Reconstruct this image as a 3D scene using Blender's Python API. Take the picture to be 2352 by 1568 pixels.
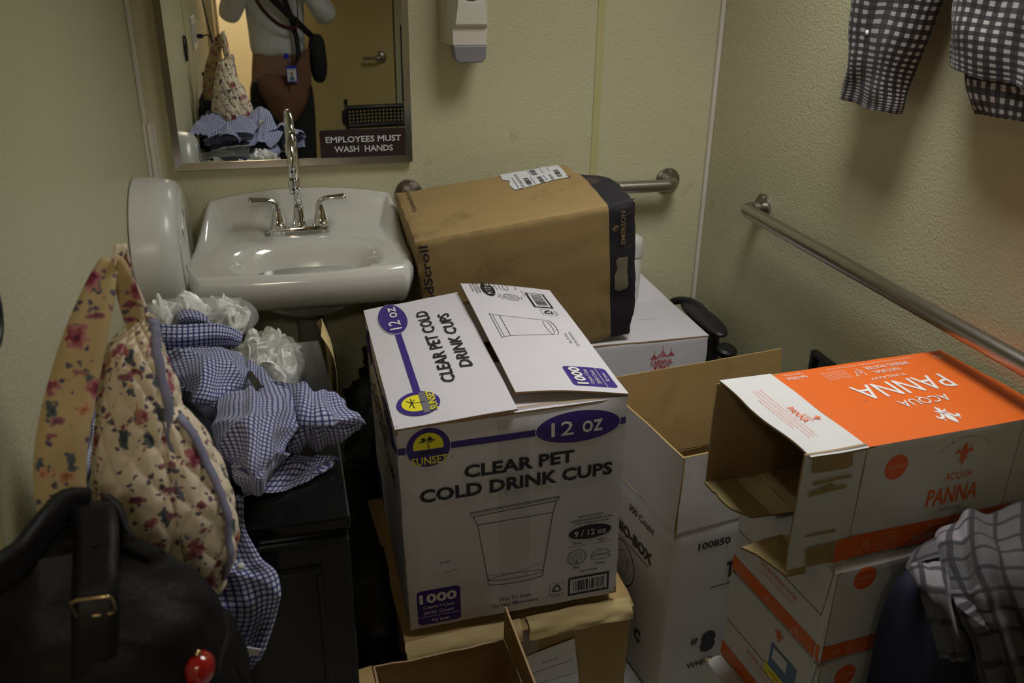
import bpy, bmesh, math, random
from mathutils import Vector, Matrix, Euler, noise
V = Vector
PI = math.pi
random.seed(7)
SC = bpy.context.scene
COL = SC.collection
for o in list(bpy.data.objects): bpy.data.objects.remove(o)

# ------------------------------------------------------------------ camera
XA = V((0.96945568, -0.24480548, 0.01503207))   # image right / down / forward expressed in the room
YA = V((-0.08587008, -0.39618695, -0.91414563))
ZA = V((0.22974336, 0.88493287, -0.40510716))
CAM = V((0, 0, 1.53))
cd = bpy.data.cameras.new('camera')
cd.sensor_width = 23.5
cd.lens = 23.5 * 2046 / 2352
cd.clip_start = 0.01
cd.dof.use_dof = True
cd.dof.focus_distance = 1.95
cd.dof.aperture_fstop = 3.8
cam = bpy.data.objects.new('camera', cd)
COL.objects.link(cam)
cm = Matrix((( XA[0], -YA[0], -ZA[0]), (XA[1], -YA[1], -ZA[1]), (XA[2], -YA[2], -ZA[2])))
cam.matrix_world = Matrix.Translation(CAM) @ cm.to_4x4()
SC.camera = cam
def ray(px, py): return XA * ((px - 1176) / 2046) + YA * ((py - 784) / 2046) + ZA
def atz(px, py, z): d = ray(px, py); return CAM + d * ((z - CAM.z) / d.z)
def aty(px, py, y): d = ray(px, py); return CAM + d * (y / d.y)
def atx(px, py, x): d = ray(px, py); return CAM + d * (x / d.x)

# ------------------------------------------------------------------ room numbers
BACK, RIGHT, LEFT, FRONT, TOP = 2.42, 1.2238, -0.339, -0.46, 2.5

# ------------------------------------------------------------------ world, lights, exposure
w = bpy.data.worlds.new('world'); SC.world = w; w.use_nodes = True
w.node_tree.nodes['Background'].inputs[0].default_value = (0.5, 0.5, 0.55, 1)
w.node_tree.nodes['Background'].inputs[1].default_value = 0.02
SC.view_settings.view_transform = 'Standard'
SC.view_settings.look = 'None'
SC.view_settings.exposure = 0.0
SC.view_settings.gamma = 1.0
SC.view_settings.use_curve_mapping = False
def area(name, loc, sx, sy, power, col, rot=(0, 0, 0)):
    l = bpy.data.lights.new(name, 'AREA'); l.shape = 'RECTANGLE'; l.size = sx; l.size_y = sy
    l.energy = power; l.color = col
    o = bpy.data.objects.new(name, l); COL.objects.link(o); o.location = loc; o.rotation_euler = rot
    return o
area('ceiling_tube_light', (0.90, 1.36, TOP - 0.10), 0.56, 0.56, 11.8, (0.98, 0.975, 0.955)).data.spread = math.radians(118)   # ceiling troffer, its spread narrowed to darken the side walls
area('hallway_tube_light', (-0.25, -1.45, 2.38), 0.9, 0.3, 34.0, (1.0, 0.89, 0.72))

# ------------------------------------------------------------------ materials
def lin(h):
    c = [((int(h[i:i+2], 16) / 255)) for i in (0, 2, 4)]
    return tuple([(x / 12.92 if x <= .04045 else ((x + .055) / 1.055) ** 2.4) for x in c] + [1])
def mat(name, col, rough=.6, metal=0, var=.12, vscale=6, bump=0, bscale=200, spec=None, coat=0, trans=0, alpha=1, sheen=0):
    m = bpy.data.materials.new(name); m.use_nodes = True
    nt = m.node_tree; N = nt.nodes; L = nt.links; b = N['Principled BSDF']
    c = lin(col) if isinstance(col, str) else tuple(col) + (1,)
    tc = N.new('ShaderNodeTexCoord')
    nz = N.new('ShaderNodeTexNoise'); nz.inputs['Scale'].default_value = vscale; nz.inputs['Detail'].default_value = 5
    L.new(tc.outputs['Object'], nz.inputs['Vector'])
    mx = N.new('ShaderNodeMix'); mx.data_type = 'RGBA'
    mx.inputs[6].default_value = tuple(x * (1 - var) for x in c[:3]) + (1,)
    mx.inputs[7].default_value = tuple(min(1, x * (1 + var)) for x in c[:3]) + (1,)
    L.new(nz.outputs['Fac'], mx.inputs[0]); L.new(mx.outputs[2], b.inputs['Base Color'])
    b.inputs['Roughness'].default_value = rough; b.inputs['Metallic'].default_value = metal
    if spec is not None: b.inputs['Specular IOR Level'].default_value = spec
    b.inputs['Coat Weight'].default_value = coat
    if coat: b.inputs['Coat Roughness'].default_value = .08
    b.inputs['Transmission Weight'].default_value = trans
    b.inputs['Alpha'].default_value = alpha
    b.inputs['Sheen Weight'].default_value = sheen
    if bump:
        n2 = N.new('ShaderNodeTexNoise'); n2.inputs['Scale'].default_value = bscale; n2.inputs['Detail'].default_value = 2
        L.new(tc.outputs['Object'], n2.inputs['Vector'])
        bp = N.new('ShaderNodeBump'); bp.inputs['Strength'].default_value = bump; bp.inputs['Distance'].default_value = .002
        L.new(n2.outputs['Fac'], bp.inputs['Height']); L.new(bp.outputs['Normal'], b.inputs['Normal'])
    return m
def nodes(m): return m.node_tree.nodes, m.node_tree.links, m.node_tree.nodes['Principled BSDF']

# pebbled fibreglass wall panel with faint grime
def wall_mat(name, col):
    m = mat(name, col, .42, var=.07, vscale=2.2)
    N, L, b = nodes(m)
    tc = N.new('ShaderNodeTexCoord')
    vo = N.new('ShaderNodeTexVoronoi'); vo.inputs['Scale'].default_value = 190; vo.feature = 'SMOOTH_F1'
    nz = N.new('ShaderNodeTexNoise'); nz.inputs['Scale'].default_value = 110; nz.inputs['Detail'].default_value = 1
    L.new(tc.outputs['Object'], nz.inputs['Vector'])
    mm = N.new('ShaderNodeVectorMath'); mm.operation = 'MULTIPLY_ADD'; mm.inputs[1].default_value = (.012, .012, .012)
    L.new(nz.outputs['Color'], mm.inputs[0]); L.new(tc.outputs['Object'], mm.inputs[2]); L.new(mm.outputs[0], vo.inputs['Vector'])
    bp = N.new('ShaderNodeBump'); bp.inputs['Strength'].default_value = .55; bp.inputs['Distance'].default_value = .0018
    L.new(vo.outputs['Distance'], bp.inputs['Height']); L.new(bp.outputs['Normal'], b.inputs['Normal'])
    # small stains
    n3 = N.new('ShaderNodeTexNoise'); n3.inputs['Scale'].default_value = 9; n3.inputs['Detail'].default_value = 4
    L.new(tc.outputs['Object'], n3.inputs['Vector'])
    rp = N.new('ShaderNodeValToRGB'); rp.color_ramp.elements[0].position = .70; rp.color_ramp.elements[1].position = .78
    rp.color_ramp.elements[0].color = (1, 1, 1, 1); rp.color_ramp.elements[1].color = (.84, .76, .66, 1)
    L.new(n3.outputs['Fac'], rp.inputs[0])
    mu = N.new('ShaderNodeMix'); mu.data_type = 'RGBA'; mu.blend_type = 'MULTIPLY'; mu.inputs[0].default_value = .8
    src = b.inputs['Base Color'].links[0].from_socket
    L.new(src, mu.inputs[6]); L.new(rp.outputs[0], mu.inputs[7]); L.new(mu.outputs[2], b.inputs['Base Color'])
    return m
M = {}
WALLC = (.54, .515, .335)
M['wall'] = wall_mat('pebbled_wall_panel', WALLC)
M['moulding'] = mat('ivory_plastic', (.62, .58, .50), .4)
M['seam'] = mat('yellowed_seam_strip', (.50, .46, .22), .4)
M['ceiling'] = mat('ceiling_tile', (.55, .54, .51), .9, bump=.3)
M['tile'] = mat('floor_tile', (.34, .34, .32), .4, var=.2, vscale=20)
M['grout'] = mat('grout', (.12, .12, .11), .9)
M['porcelain'] = mat('porcelain', (.61, .60, .55), .10, var=.03, coat=.5)
M['chrome'] = mat('chrome', (.78, .78, .78), .07, 1, var=.05)
M['steel'] = mat('brushed_steel', (.40, .37, .33), .30, 1, var=.1, vscale=60, bump=.1, bscale=500)
M['frame_steel'] = mat('mirror_frame_steel', (.42, .38, .33), .16, 1, var=.25, vscale=14)
M['mirror'] = mat('silvered_glass', (.86, .88, .85), .0, 1, var=0)
M['brown_plate'] = mat('engraved_dark_brown', '2a1a1c', .35, var=.05)
M['sign_white'] = mat('sign_white', (.62, .62, .64), .5, var=.05)
M['cream_plastic'] = mat('cream_plastic', (.60, .56, .44), .3, var=.03)
M['cream_light'] = mat('pale_cream_plastic', (.68, .65, .56), .25, var=.03)
M['grey_plastic'] = mat('grey_plastic', (.20, .19, .205), .4, var=.05)
M['navy_print'] = mat('navy_print', '1c1550', .5, var=.05)
M['white_plastic'] = mat('white_plastic', (.62, .62, .58), .28, var=.03)
M['holes'] = mat('dark_slot', (.05, .02, .02), .8)
M['black_gloss'] = mat('glossy_black', (.006, .0065, .006), .16, var=.3, spec=.3, coat=.08)
M['black_plastic'] = mat('black_plastic', (.012, .012, .014), .42, var=.2)
M['black_leather'] = mat('black_leather', (.005, .004, .005), .55, spec=.25, var=.3, bump=.4, bscale=120)
M['dark_fabric'] = mat('dark_seat_fabric', (.025, .026, .032), .9, bump=.4, bscale=600)
M['navy_fabric'] = mat('navy_fabric', (.006, .006, .026), .85, bump=.4, bscale=300)
M['bin_bag'] = mat('black_bin_bag', (.010, .010, .011), .45, var=.3, bump=.5, bscale=40)
M['gold'] = mat('gold_ring', (.55, .42, .22), .2, 1)
M['red_gloss'] = mat('red_enamel', (.30, .008, .006), .15, coat=.6)
M['door_tan'] = mat('ochre_door', (.60, .47, .20), .45, var=.06, vscale=3)
M['door_cream'] = mat('cream_door', (.72, .62, .42), .5, var=.04)
M['skin'] = mat('skin', (.32, .18, .12), .5)
M['hair'] = mat('dark_hair', (.02, .012, .01), .6)
M['shirt_white'] = mat('white_cotton', (.74, .74, .78), .85, var=.06, bump=.3, bscale=60)
for n_ in M['shirt_white'].node_tree.nodes:
    if n_.type == 'BUMP': n_.inputs['Distance'].default_value = .02; n_.inputs['Strength'].default_value = .9
    if n_.type == 'TEX_NOISE' and n_.inputs['Scale'].default_value == 60: n_.inputs['Scale'].default_value = 9; n_.inputs['Distortion'].default_value = 1.2
M['trouser_black'] = mat('black_cotton', (.012, .012, .016), .85)
M['brown_suede'] = mat('brown_suede', (.155, .066, .034), .8, var=.3, vscale=12, bump=.3)
M['maroon'] = mat('maroon_strap', (.06, .012, .018), .6)
M['blue_plastic'] = mat('blue_plastic', (.02, .03, .42), .3)
M['paper'] = mat('label_paper', (.66, .66, .68), .6, var=.05)
M['carton_white'] = mat('white_cardboard', (.60, .575, .60), .6, var=.05, vscale=14, bump=.12, bscale=90)
M['panna_white'] = mat('coated_white_cardboard', (.62, .61, .60), .5, var=.05, vscale=20)
M['orange'] = mat('orange_print', (.70, .125, .010), .5, var=.04)
M['orange_ink'] = mat('orange_ink', (.80, .13, .02), .5, var=.04)
M['white_ink'] = mat('white_ink', (.74, .70, .68), .5, var=.03)
M['pale_ink'] = mat('pale_ink', (.86, .50, .36), .5, var=.03)
M['black_ink'] = mat('black_ink', (.012, .011, .014), .5, var=.05)
M['grey_ink'] = mat('grey_ink', (.16, .15, .17), .6, var=.05)
M['purple_ink'] = mat('purple_ink', (.040, .018, .19), .5, var=.05)
M['yellow_ink'] = mat('yellow_ink', (.80, .72, .02), .5, var=.05)
M['crimson_ink'] = mat('crimson_ink', (.45, .015, .03), .5, var=.05)
M['tan_ink'] = mat('tan_ink', (.30, .19, .09), .6, var=.05)
M['kraft_ink'] = mat('dark_kraft_ink', (.020, .016, .022), .6, var=.2)
M['blue_ink'] = mat('blue_ink', (.10, .18, .30), .6, var=.05)
M['glue'] = mat('torn_glue_kraft', (.33, .24, .10), .7, var=.2, vscale=60)
M['tape'] = mat('clear_packing_tape', (.36, .32, .22), .12, var=.1, alpha=.55, coat=.3)
M['clear_tape'] = mat('clear_tape', (.62, .60, .58), .15, var=.05, alpha=.25)
M['clear_bag'] = mat('clear_plastic_film', (.92, .92, .90), .12, var=.02, alpha=.20, spec=1.0)
M['cutlery'] = mat('white_cutlery', (.80, .80, .76), .28, var=.04)
M['lavender'] = mat('lavender_piping', (.20, .20, .30), .6, var=.1)

def kraft(name, col, stripe=.12, dirt=.25, rough=.8, axis='Z'):
    m = mat(name, col, rough, var=.10, vscale=9)
    N, L, b = nodes(m)
    tc = N.new('ShaderNodeTexCoord')
    wv = N.new('ShaderNodeTexWave'); wv.bands_direction = axis; wv.inputs['Scale'].default_value = 40; wv.inputs['Distortion'].default_value = .6
    L.new(tc.outputs['Object'], wv.inputs['Vector'])
    nz = N.new('ShaderNodeTexNoise'); nz.inputs['Scale'].default_value = 7; nz.inputs['Detail'].default_value = 7; nz.inputs['Roughness'].default_value = .7
    L.new(tc.outputs['Object'], nz.inputs['Vector'])
    rp = N.new('ShaderNodeValToRGB'); rp.color_ramp.elements[0].position = .55; rp.color_ramp.elements[1].position = .75
    rp.color_ramp.elements[0].color = (1, 1, 1, 1); rp.color_ramp.elements[1].color = (1 - dirt,) * 3 + (1,)
    L.new(nz.outputs['Fac'], rp.inputs[0])
    mu = N.new('ShaderNodeMix'); mu.data_type = 'RGBA'; mu.blend_type = 'MULTIPLY'; mu.inputs[0].default_value = 1
    src = b.inputs['Base Color'].links[0].from_socket
    L.new(src, mu.inputs[6]); L.new(rp.outputs[0], mu.inputs[7])
    rp2 = N.new('ShaderNodeMapRange'); rp2.inputs[3].default_value = 1 - stripe; rp2.inputs[4].default_value = 1
    L.new(wv.outputs['Fac'], rp2.inputs[0])
    m2 = N.new('ShaderNodeMix'); m2.data_type = 'RGBA'; m2.blend_type = 'MULTIPLY'; m2.inputs[0].default_value = 1
    L.new(mu.outputs[2], m2.inputs[6]); L.new(rp2.outputs[0], m2.inputs[7]); L.new(m2.outputs[2], b.inputs['Base Color'])
    bp = N.new('ShaderNodeBump'); bp.inputs['Strength'].default_value = .05; bp.inputs['Distance'].default_value = .001
    L.new(wv.outputs['Fac'], bp.inputs['Height']); L.new(bp.outputs['Normal'], b.inputs['Normal'])
    return m
M['kraft'] = kraft('brown_kraft_board', (.36, .235, .085), axis='X', stripe=.05)
M['kraft_in'] = kraft('raw_kraft_inside', (.33, .215, .10), stripe=.05, dirt=.08)
M['kraft_pale'] = kraft('pale_kraft_inside', (.50, .38, .17), stripe=.05, dirt=.08)
M['kraft_edge'] = mat('corrugated_edge', (.24, .16, .07), .9, var=.4, vscale=150)

# checked cotton: two families of threads from UV
def check_mat(name, base, warp, weft, both, fu, fv, du=.5, dv=.5, rough=.85):
    m = bpy.data.materials.new(name); m.use_nodes = True
    N, L, b = nodes(m)
    uv = N.new('ShaderNodeUVMap'); sp = N.new('ShaderNodeSeparateXYZ'); L.new(uv.outputs[0], sp.inputs[0])
    outs = []
    for i, (f, d) in enumerate(((fu, du), (fv, dv))):
        a = N.new('ShaderNodeMath'); a.operation = 'MULTIPLY'; a.inputs[1].default_value = f; L.new(sp.outputs[i], a.inputs[0])
        fr = N.new('ShaderNodeMath'); fr.operation = 'FRACT'; L.new(a.outputs[0], fr.inputs[0])
        g = N.new('ShaderNodeMath'); g.operation = 'LESS_THAN'; g.inputs[1].default_value = d; L.new(fr.outputs[0], g.inputs[0]); outs.append(g)
    c1 = N.new('ShaderNodeMix'); c1.data_type = 'RGBA'; c1.inputs[6].default_value = base + (1,); c1.inputs[7].default_value = warp + (1,)
    L.new(outs[0].outputs[0], c1.inputs[0])
    c2 = N.new('ShaderNodeMix'); c2.data_type = 'RGBA'; c2.inputs[6].default_value = weft + (1,); c2.inputs[7].default_value = both + (1,)
    L.new(outs[0].outputs[0], c2.inputs[0])
    c3 = N.new('ShaderNodeMix'); c3.data_type = 'RGBA'; L.new(outs[1].outputs[0], c3.inputs[0]); L.new(c1.outputs[2], c3.inputs[6]); L.new(c2.outputs[2], c3.inputs[7])
    L.new(c3.outputs[2], b.inputs['Base Color']); b.inputs['Roughness'].default_value = rough; b.inputs['Sheen Weight'].default_value = .1
    return m
# uv is in metres, so frequencies are threads per metre
M['blue_check'] = check_mat('blue_white_check_cotton', (.45, .475, .60), (.06, .065, .20), (.06, .065, .20), (.02, .02, .10), 140, 140, .36, .36)
M['bw_check'] = check_mat('black_white_gingham', (.40, .375, .37), (.035, .03, .032), (.035, .03, .032), (.006, .005, .007), 50, 50, .54, .54)
def plaid_mat():
    m = check_mat('grey_black_white_plaid', (.065, .06, .064), (.012, .010, .012), (.014, .012, .014), (.005, .005, .006), 22, 22, .20, .20)
    N, L, b = nodes(m); uv = N.new('ShaderNodeUVMap'); sp = N.new('ShaderNodeSeparateXYZ'); L.new(uv.outputs[0], sp.inputs[0])
    gs = []
    for i in (0, 1):
        a = N.new('ShaderNodeMath'); a.operation = 'MULTIPLY'; a.inputs[1].default_value = 4.6; L.new(sp.outputs[i], a.inputs[0])
        fr = N.new('ShaderNodeMath'); fr.operation = 'FRACT'; L.new(a.outputs[0], fr.inputs[0])
        g = N.new('ShaderNodeMath'); g.operation = 'LESS_THAN'; g.inputs[1].default_value = .40; L.new(fr.outputs[0], g.inputs[0]); gs.append(g)
    mu = N.new('ShaderNodeMath'); mu.operation = 'MULTIPLY'; L.new(gs[0].outputs[0], mu.inputs[0]); L.new(gs[1].outputs[0], mu.inputs[1])
    sc = N.new('ShaderNodeMix'); sc.data_type = 'RGBA'; sc.blend_type = 'MULTIPLY'; sc.inputs[7].default_value = (2.9, 2.8, 2.9, 1); sc.clamp_result = False
    L.new(mu.outputs[0], sc.inputs[0]); L.new(b.inputs['Base Color'].links[0].from_socket, sc.inputs[6]); L.new(sc.outputs[2], b.inputs['Base Color'])
    return m
M['plaid'] = plaid_mat()
# quilted floral cotton
def floral(name, base, tint=1.0):
    m = bpy.data.materials.new(name); m.use_nodes = True
    N, L, b = nodes(m); tc = N.new('ShaderNodeTexCoord'); cur = None
    nz = N.new('ShaderNodeTexNoise'); nz.inputs['Scale'].default_value = 120; nz.inputs['Detail'].default_value = 2; L.new(tc.outputs['Object'], nz.inputs['Vector'])
    def layer(prev, scale, size, cols, off, wob):
        mm = N.new('ShaderNodeVectorMath'); mm.operation = 'MULTIPLY_ADD'; mm.inputs[1].default_value = (wob,) * 3
        ad = N.new('ShaderNodeVectorMath'); ad.operation = 'ADD'; ad.inputs[1].default_value = (off,) * 3
        L.new(tc.outputs['Object'], ad.inputs[0]); L.new(nz.outputs['Color'], mm.inputs[0]); L.new(ad.outputs[0], mm.inputs[2])
        vo = N.new('ShaderNodeTexVoronoi'); vo.inputs['Scale'].default_value = scale; L.new(mm.outputs[0], vo.inputs['Vector'])
        lt = N.new('ShaderNodeMath'); lt.operation = 'LESS_THAN'; lt.inputs[1].default_value = size; L.new(vo.outputs['Distance'], lt.inputs[0])
        sp = N.new('ShaderNodeSeparateColor'); L.new(vo.outputs['Color'], sp.inputs[0])
        rp = N.new('ShaderNodeValToRGB'); rp.color_ramp.interpolation = 'CONSTANT'
        el = rp.color_ramp.elements; el[0].color = cols[0] + (1,); el[0].position = 0
        el[1].color = cols[1] + (1,); el[1].position = 1 / len(cols)
        for i, c in enumerate(cols[2:]): e = el.new((i + 2) / len(cols)); e.color = c + (1,)
        L.new(sp.outputs[0], rp.inputs[0])
        mx = N.new('ShaderNodeMix'); mx.data_type = 'RGBA'; L.new(lt.outputs[0], mx.inputs[0]); L.new(rp.outputs[0], mx.inputs[7])
        if prev is None: mx.inputs[6].default_value = base + (1,)
        else: L.new(prev, mx.inputs[6])
        return mx.outputs[2]
    def motif(prev, scale, size, gate, stops, off, wob, stretch=(1, 1, 1)):
        ad = N.new('ShaderNodeMapping'); ad.inputs['Scale'].default_value = stretch; ad.inputs['Location'].default_value = (off, off * .7, off * 1.3); ad.inputs['Rotation'].default_value = (.3 * off, .5 * off, .2 * off)
        mm = N.new('ShaderNodeVectorMath'); mm.operation = 'MULTIPLY_ADD'; mm.inputs[1].default_value = (wob,) * 3
        L.new(tc.outputs['Object'], ad.inputs[0]); L.new(nz.outputs['Color'], mm.inputs[0]); L.new(ad.outputs[0], mm.inputs[2])
        vo = N.new('ShaderNodeTexVoronoi'); vo.inputs['Scale'].default_value = scale; L.new(mm.outputs[0], vo.inputs['Vector'])
        lt = N.new('ShaderNodeMath'); lt.operation = 'LESS_THAN'; lt.inputs[1].default_value = size; L.new(vo.outputs['Distance'], lt.inputs[0])
        sp = N.new('ShaderNodeSeparateColor'); L.new(vo.outputs['Color'], sp.inputs[0])
        gt = N.new('ShaderNodeMath'); gt.operation = 'LESS_THAN'; gt.inputs[1].default_value = gate; L.new(sp.outputs[0], gt.inputs[0])
        mu = N.new('ShaderNodeMath'); mu.operation = 'MULTIPLY'; L.new(lt.outputs[0], mu.inputs[0]); L.new(gt.outputs[0], mu.inputs[1])
        dv = N.new('ShaderNodeMath'); dv.operation = 'DIVIDE'; dv.inputs[1].default_value = size; L.new(vo.outputs['Distance'], dv.inputs[0])
        rp = N.new('ShaderNodeValToRGB'); el = rp.color_ramp.elements; el[0].color = stops[0] + (1,); el[0].position = .15; el[1].color = stops[1] + (1,); el[1].position = .5
        e = el.new(.95); e.color = stops[2] + (1,); L.new(dv.outputs[0], rp.inputs[0])
        mx = N.new('ShaderNodeMix'); mx.data_type = 'RGBA'; L.new(mu.outputs[0], mx.inputs[0]); L.new(rp.outputs[0], mx.inputs[7])
        if prev is None: mx.inputs[6].default_value = base + (1,)
        else: L.new(prev, mx.inputs[6])
        return mx.outputs[2]
    cur = motif(None, 120, .42, .30, [(.06, .05, .08), (.10, .08, .12), (.20, .16, .18)], 3.1, .010)
    cur = motif(cur, 62, .36, .34, [(.03, .045, .06), (.06, .08, .10), (.12, .14, .15)], 1.7, .012, (1, .8, .45))
    cur = motif(cur, 70, .34, .26, [(.10, .02, .05), (.22, .06, .10), (.36, .16, .16)], 6.3, .012, (.5, 1, 1))
    cur = motif(cur, 30, .40, .36, [(.05, .008, .02), (.26, .035, .07), (.50, .24, .22)], 0.4, .022)
    cur = motif(cur, 34, .30, .22, [(.25, .06, .02), (.42, .15, .06), (.60, .36, .22)], 8.2, .020)
    L.new(cur, b.inputs['Base Color']); b.inputs['Roughness'].default_value = .85
    return m
M['floral'] = floral('cream_floral_quilting', (.74, .63, .47))
M['floral_strap'] = floral('warm_lit_floral_webbing', (.50, .38, .19))  # same cloth as the bag, with warm light put into its base colour

# ------------------------------------------------------------------ object helpers
MATS = {}
def tag(o, label=None, cat=None, group=None, kind=None):
    if label: o['label'] = label
    if cat: o['category'] = cat
    if group: o['group'] = group
    if kind: o['kind'] = kind
    return o
def thing(name, label, cat, loc=(0, 0, 0), rot=(0, 0, 0), group=None):
    o = bpy.data.objects.new(name, None); COL.objects.link(o); o.empty_display_size = .05
    o.location = loc; o.rotation_euler = rot
    MATS[o.name] = Matrix.Translation(V(loc)) @ Euler(rot).to_matrix().to_4x4()
    return tag(o, label, cat, group)
class MB:
    def __init__(s): s.v = []; s.f = []; s.m = []; s.uv = {}
    def add(s, vs, fs, mi=0, uvs=None):
        b = len(s.v); s.v += [V(p) for p in vs]
        for k, f in enumerate(fs):
            s.f.append([b + i for i in f]); s.m.append(mi[k] if isinstance(mi, list) else mi)
            if uvs: s.uv[len(s.f) - 1] = [uvs[i] for i in f]
        return s
    def box(s, a, b, mi=0):
        x0, y0, z0 = a; x1, y1, z1 = b
        return s.add([(x0, y0, z0), (x1, y0, z0), (x1, y1, z0), (x0, y1, z0), (x0, y0, z1), (x1, y0, z1), (x1, y1, z1), (x0, y1, z1)],
                     [(0, 3, 2, 1), (4, 5, 6, 7), (0, 1, 5, 4), (1, 2, 6, 5), (2, 3, 7, 6), (3, 0, 4, 7)], mi)
    def grid(s, fn, nu, nv, mi=0, closeu=False, uvfn=None, flip=False):
        vs = []; uvs = []
        for j in range(nv + 1):
            for i in range(nu + (0 if closeu else 1)):
                vs.append(fn(i / nu, j / nv)); uvs.append(uvfn(i / nu, j / nv) if uvfn else (0, 0))
        W = nu if closeu else nu + 1; fs = []
        for j in range(nv):
            for i in range(nu):
                a, b_ = j * W + i, j * W + (i + 1) % W if closeu else j * W + i + 1
                q = (a, b_, b_ + W, a + W); fs.append(q[::-1] if flip else q)
        return s.add(vs, fs, mi, uvs if uvfn else None)
    def tube(s, pts, r, n=12, mi=0, caps=True, flat=None):
        pts = [V(p) for p in pts]; N_ = len(pts); rs = r if isinstance(r, (list, tuple)) else [r] * N_
        t = (pts[1] - pts[0]).normalized(); up = V((0, 0, 1)) if abs(t.z) < .9 else V((0, 1, 0))
        x = t.cross(up).normalized(); b = len(s.v); vs = []
        for i, p in enumerate(pts):
            t2 = (pts[min(i + 1, N_ - 1)] - pts[max(i - 1, 0)]).normalized()
            x = (x - t2 * x.dot(t2)).normalized(); y = t2.cross(x)
            for k in range(n):
                a = 2 * PI * k / n
                vs.append(p + x * math.cos(a) * rs[i] + y * math.sin(a) * rs[i] * (flat or 1))
        fs = [(i * n + k, i * n + (k + 1) % n, (i + 1) * n + (k + 1) % n, (i + 1) * n + k) for i in range(N_ - 1) for k in range(n)]
        if caps: fs += [tuple(range(n))[::-1], tuple((N_ - 1) * n + k for k in range(n))]
        return s.add(vs, fs, mi)
    def lathe(s, prof, o=(0, 0, 0), ax=(0, 0, 1), n=32, mi=0, cap=True):
        o = V(o); ax = V(ax).normalized(); x = ax.orthogonal().normalized(); y = ax.cross(x)
        vs = [o + ax * h + (x * math.cos(2 * PI * k / n) + y * math.sin(2 * PI * k / n)) * r for r, h in prof for k in range(n)]
        fs = [(i * n + k, i * n + (k + 1) % n, (i + 1) * n + (k + 1) % n, (i + 1) * n + k) for i in range(len(prof) - 1) for k in range(n)]
        if cap: fs += [tuple(range(n))[::-1], tuple((len(prof) - 1) * n + k for k in range(n))]
        return s.add(vs, fs, mi)
    def slab(s, o, u, v, lu, lv, th, nu=8, nv=8, mi=(0, 1, 1), warp=None):
        # a sheet with thickness: outside on +n, inside on -n
        o, u, v = V(o), V(u), V(v); n = u.cross(v).normalized(); W = nu + 1; vs = []
        for side in (0, 1):
            for j in range(nv + 1):
                for i in range(nu + 1):
                    p = o + u * (lu * i / nu) + v * (lv * j / nv)
                    if warp: p = warp(p, i / nu, j / nv)
                    vs.append(p - n * (th * side))
        F = W * (nv + 1); fs = []; ms = []
        for j in range(nv):
            for i in range(nu):
                a = j * W + i
                fs.append((a, a + 1, a + W + 1, a + W)); ms.append(mi[0])
                fs.append((F + a, F + a + W, F + a + W + 1, F + a + 1)); ms.append(mi[1])
        rim = [i for i in range(W)] + [j * W + nu for j in range(1, nv + 1)] + [nv * W + i for i in range(nu - 1, -1, -1)] + [j * W for j in range(nv - 1, 0, -1)]
        for k in range(len(rim)):
            a, b_ = rim[k], rim[(k + 1) % len(rim)]; fs.append((b_, a, F + a, F + b_)); ms.append(mi[2])
        return s.add(vs, fs, ms)
    def build(s, name, mats, parent=None, world=False, smooth=False, bevel=0, subsurf=0, solid=0, autos=None):
        vs = s.v
        if world and parent is not None:
            r = parent
            while r.parent: r = r.parent
            inv = MATS[r.name].inverted(); vs = [inv @ p for p in vs]
        me = bpy.data.meshes.new(name); me.from_pydata([tuple(p) for p in vs], [], s.f)
        if not isinstance(mats, (list, tuple)): mats = [mats]
        for m in mats: me.materials.append(m)
        for k, p in enumerate(me.polygons):
            p.material_index = s.m[k]; p.use_smooth = smooth
        if s.uv:
            ul = me.uv_layers.new(name='UVMap')
            for k, p in enumerate(me.polygons):
                if k in s.uv:
                    for li, c in zip(p.loop_indices, s.uv[k]): ul.data[li].uv = c
        me.update()
        o = bpy.data.objects.new(name, me); COL.objects.link(o)
        if parent is not None: o.parent = parent
        if solid:
            md = o.modifiers.new('solidify', 'SOLIDIFY'); md.thickness = solid; md.offset = 0
        if bevel:
            md = o.modifiers.new('bevel', 'BEVEL'); md.width = bevel; md.segments = 3; md.limit_method = 'ANGLE'; md.angle_limit = math.radians(35)
            md.harden_normals = False
        if subsurf:
            md = o.modifiers.new('subsurf', 'SUBSURF'); md.levels = subsurf; md.render_levels = subsurf
        if autos:
            for p in me.polygons: p.use_smooth = True
            try: me.set_sharp_from_angle(angle=math.radians(autos))
            except Exception: pass
        return o
def catmull(P, t):
    n = len(P) - 1; x = min(max(t, 0), 1) * n; i = min(int(x), n - 1); f = x - i
    p0, p1, p2, p3 = P[max(i - 1, 0)], P[i], P[i + 1], P[min(i + 2, n)]
    return .5 * ((2 * p1) + (p2 - p0) * f + (2 * p0 - 5 * p1 + 4 * p2 - p3) * f * f + (3 * p1 - p0 - 3 * p2 + p3) * f ** 3)
def spline(pts, n): pts = [V(p) for p in pts]; return [catmull(pts, i / (n - 1)) for i in range(n)]
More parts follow.
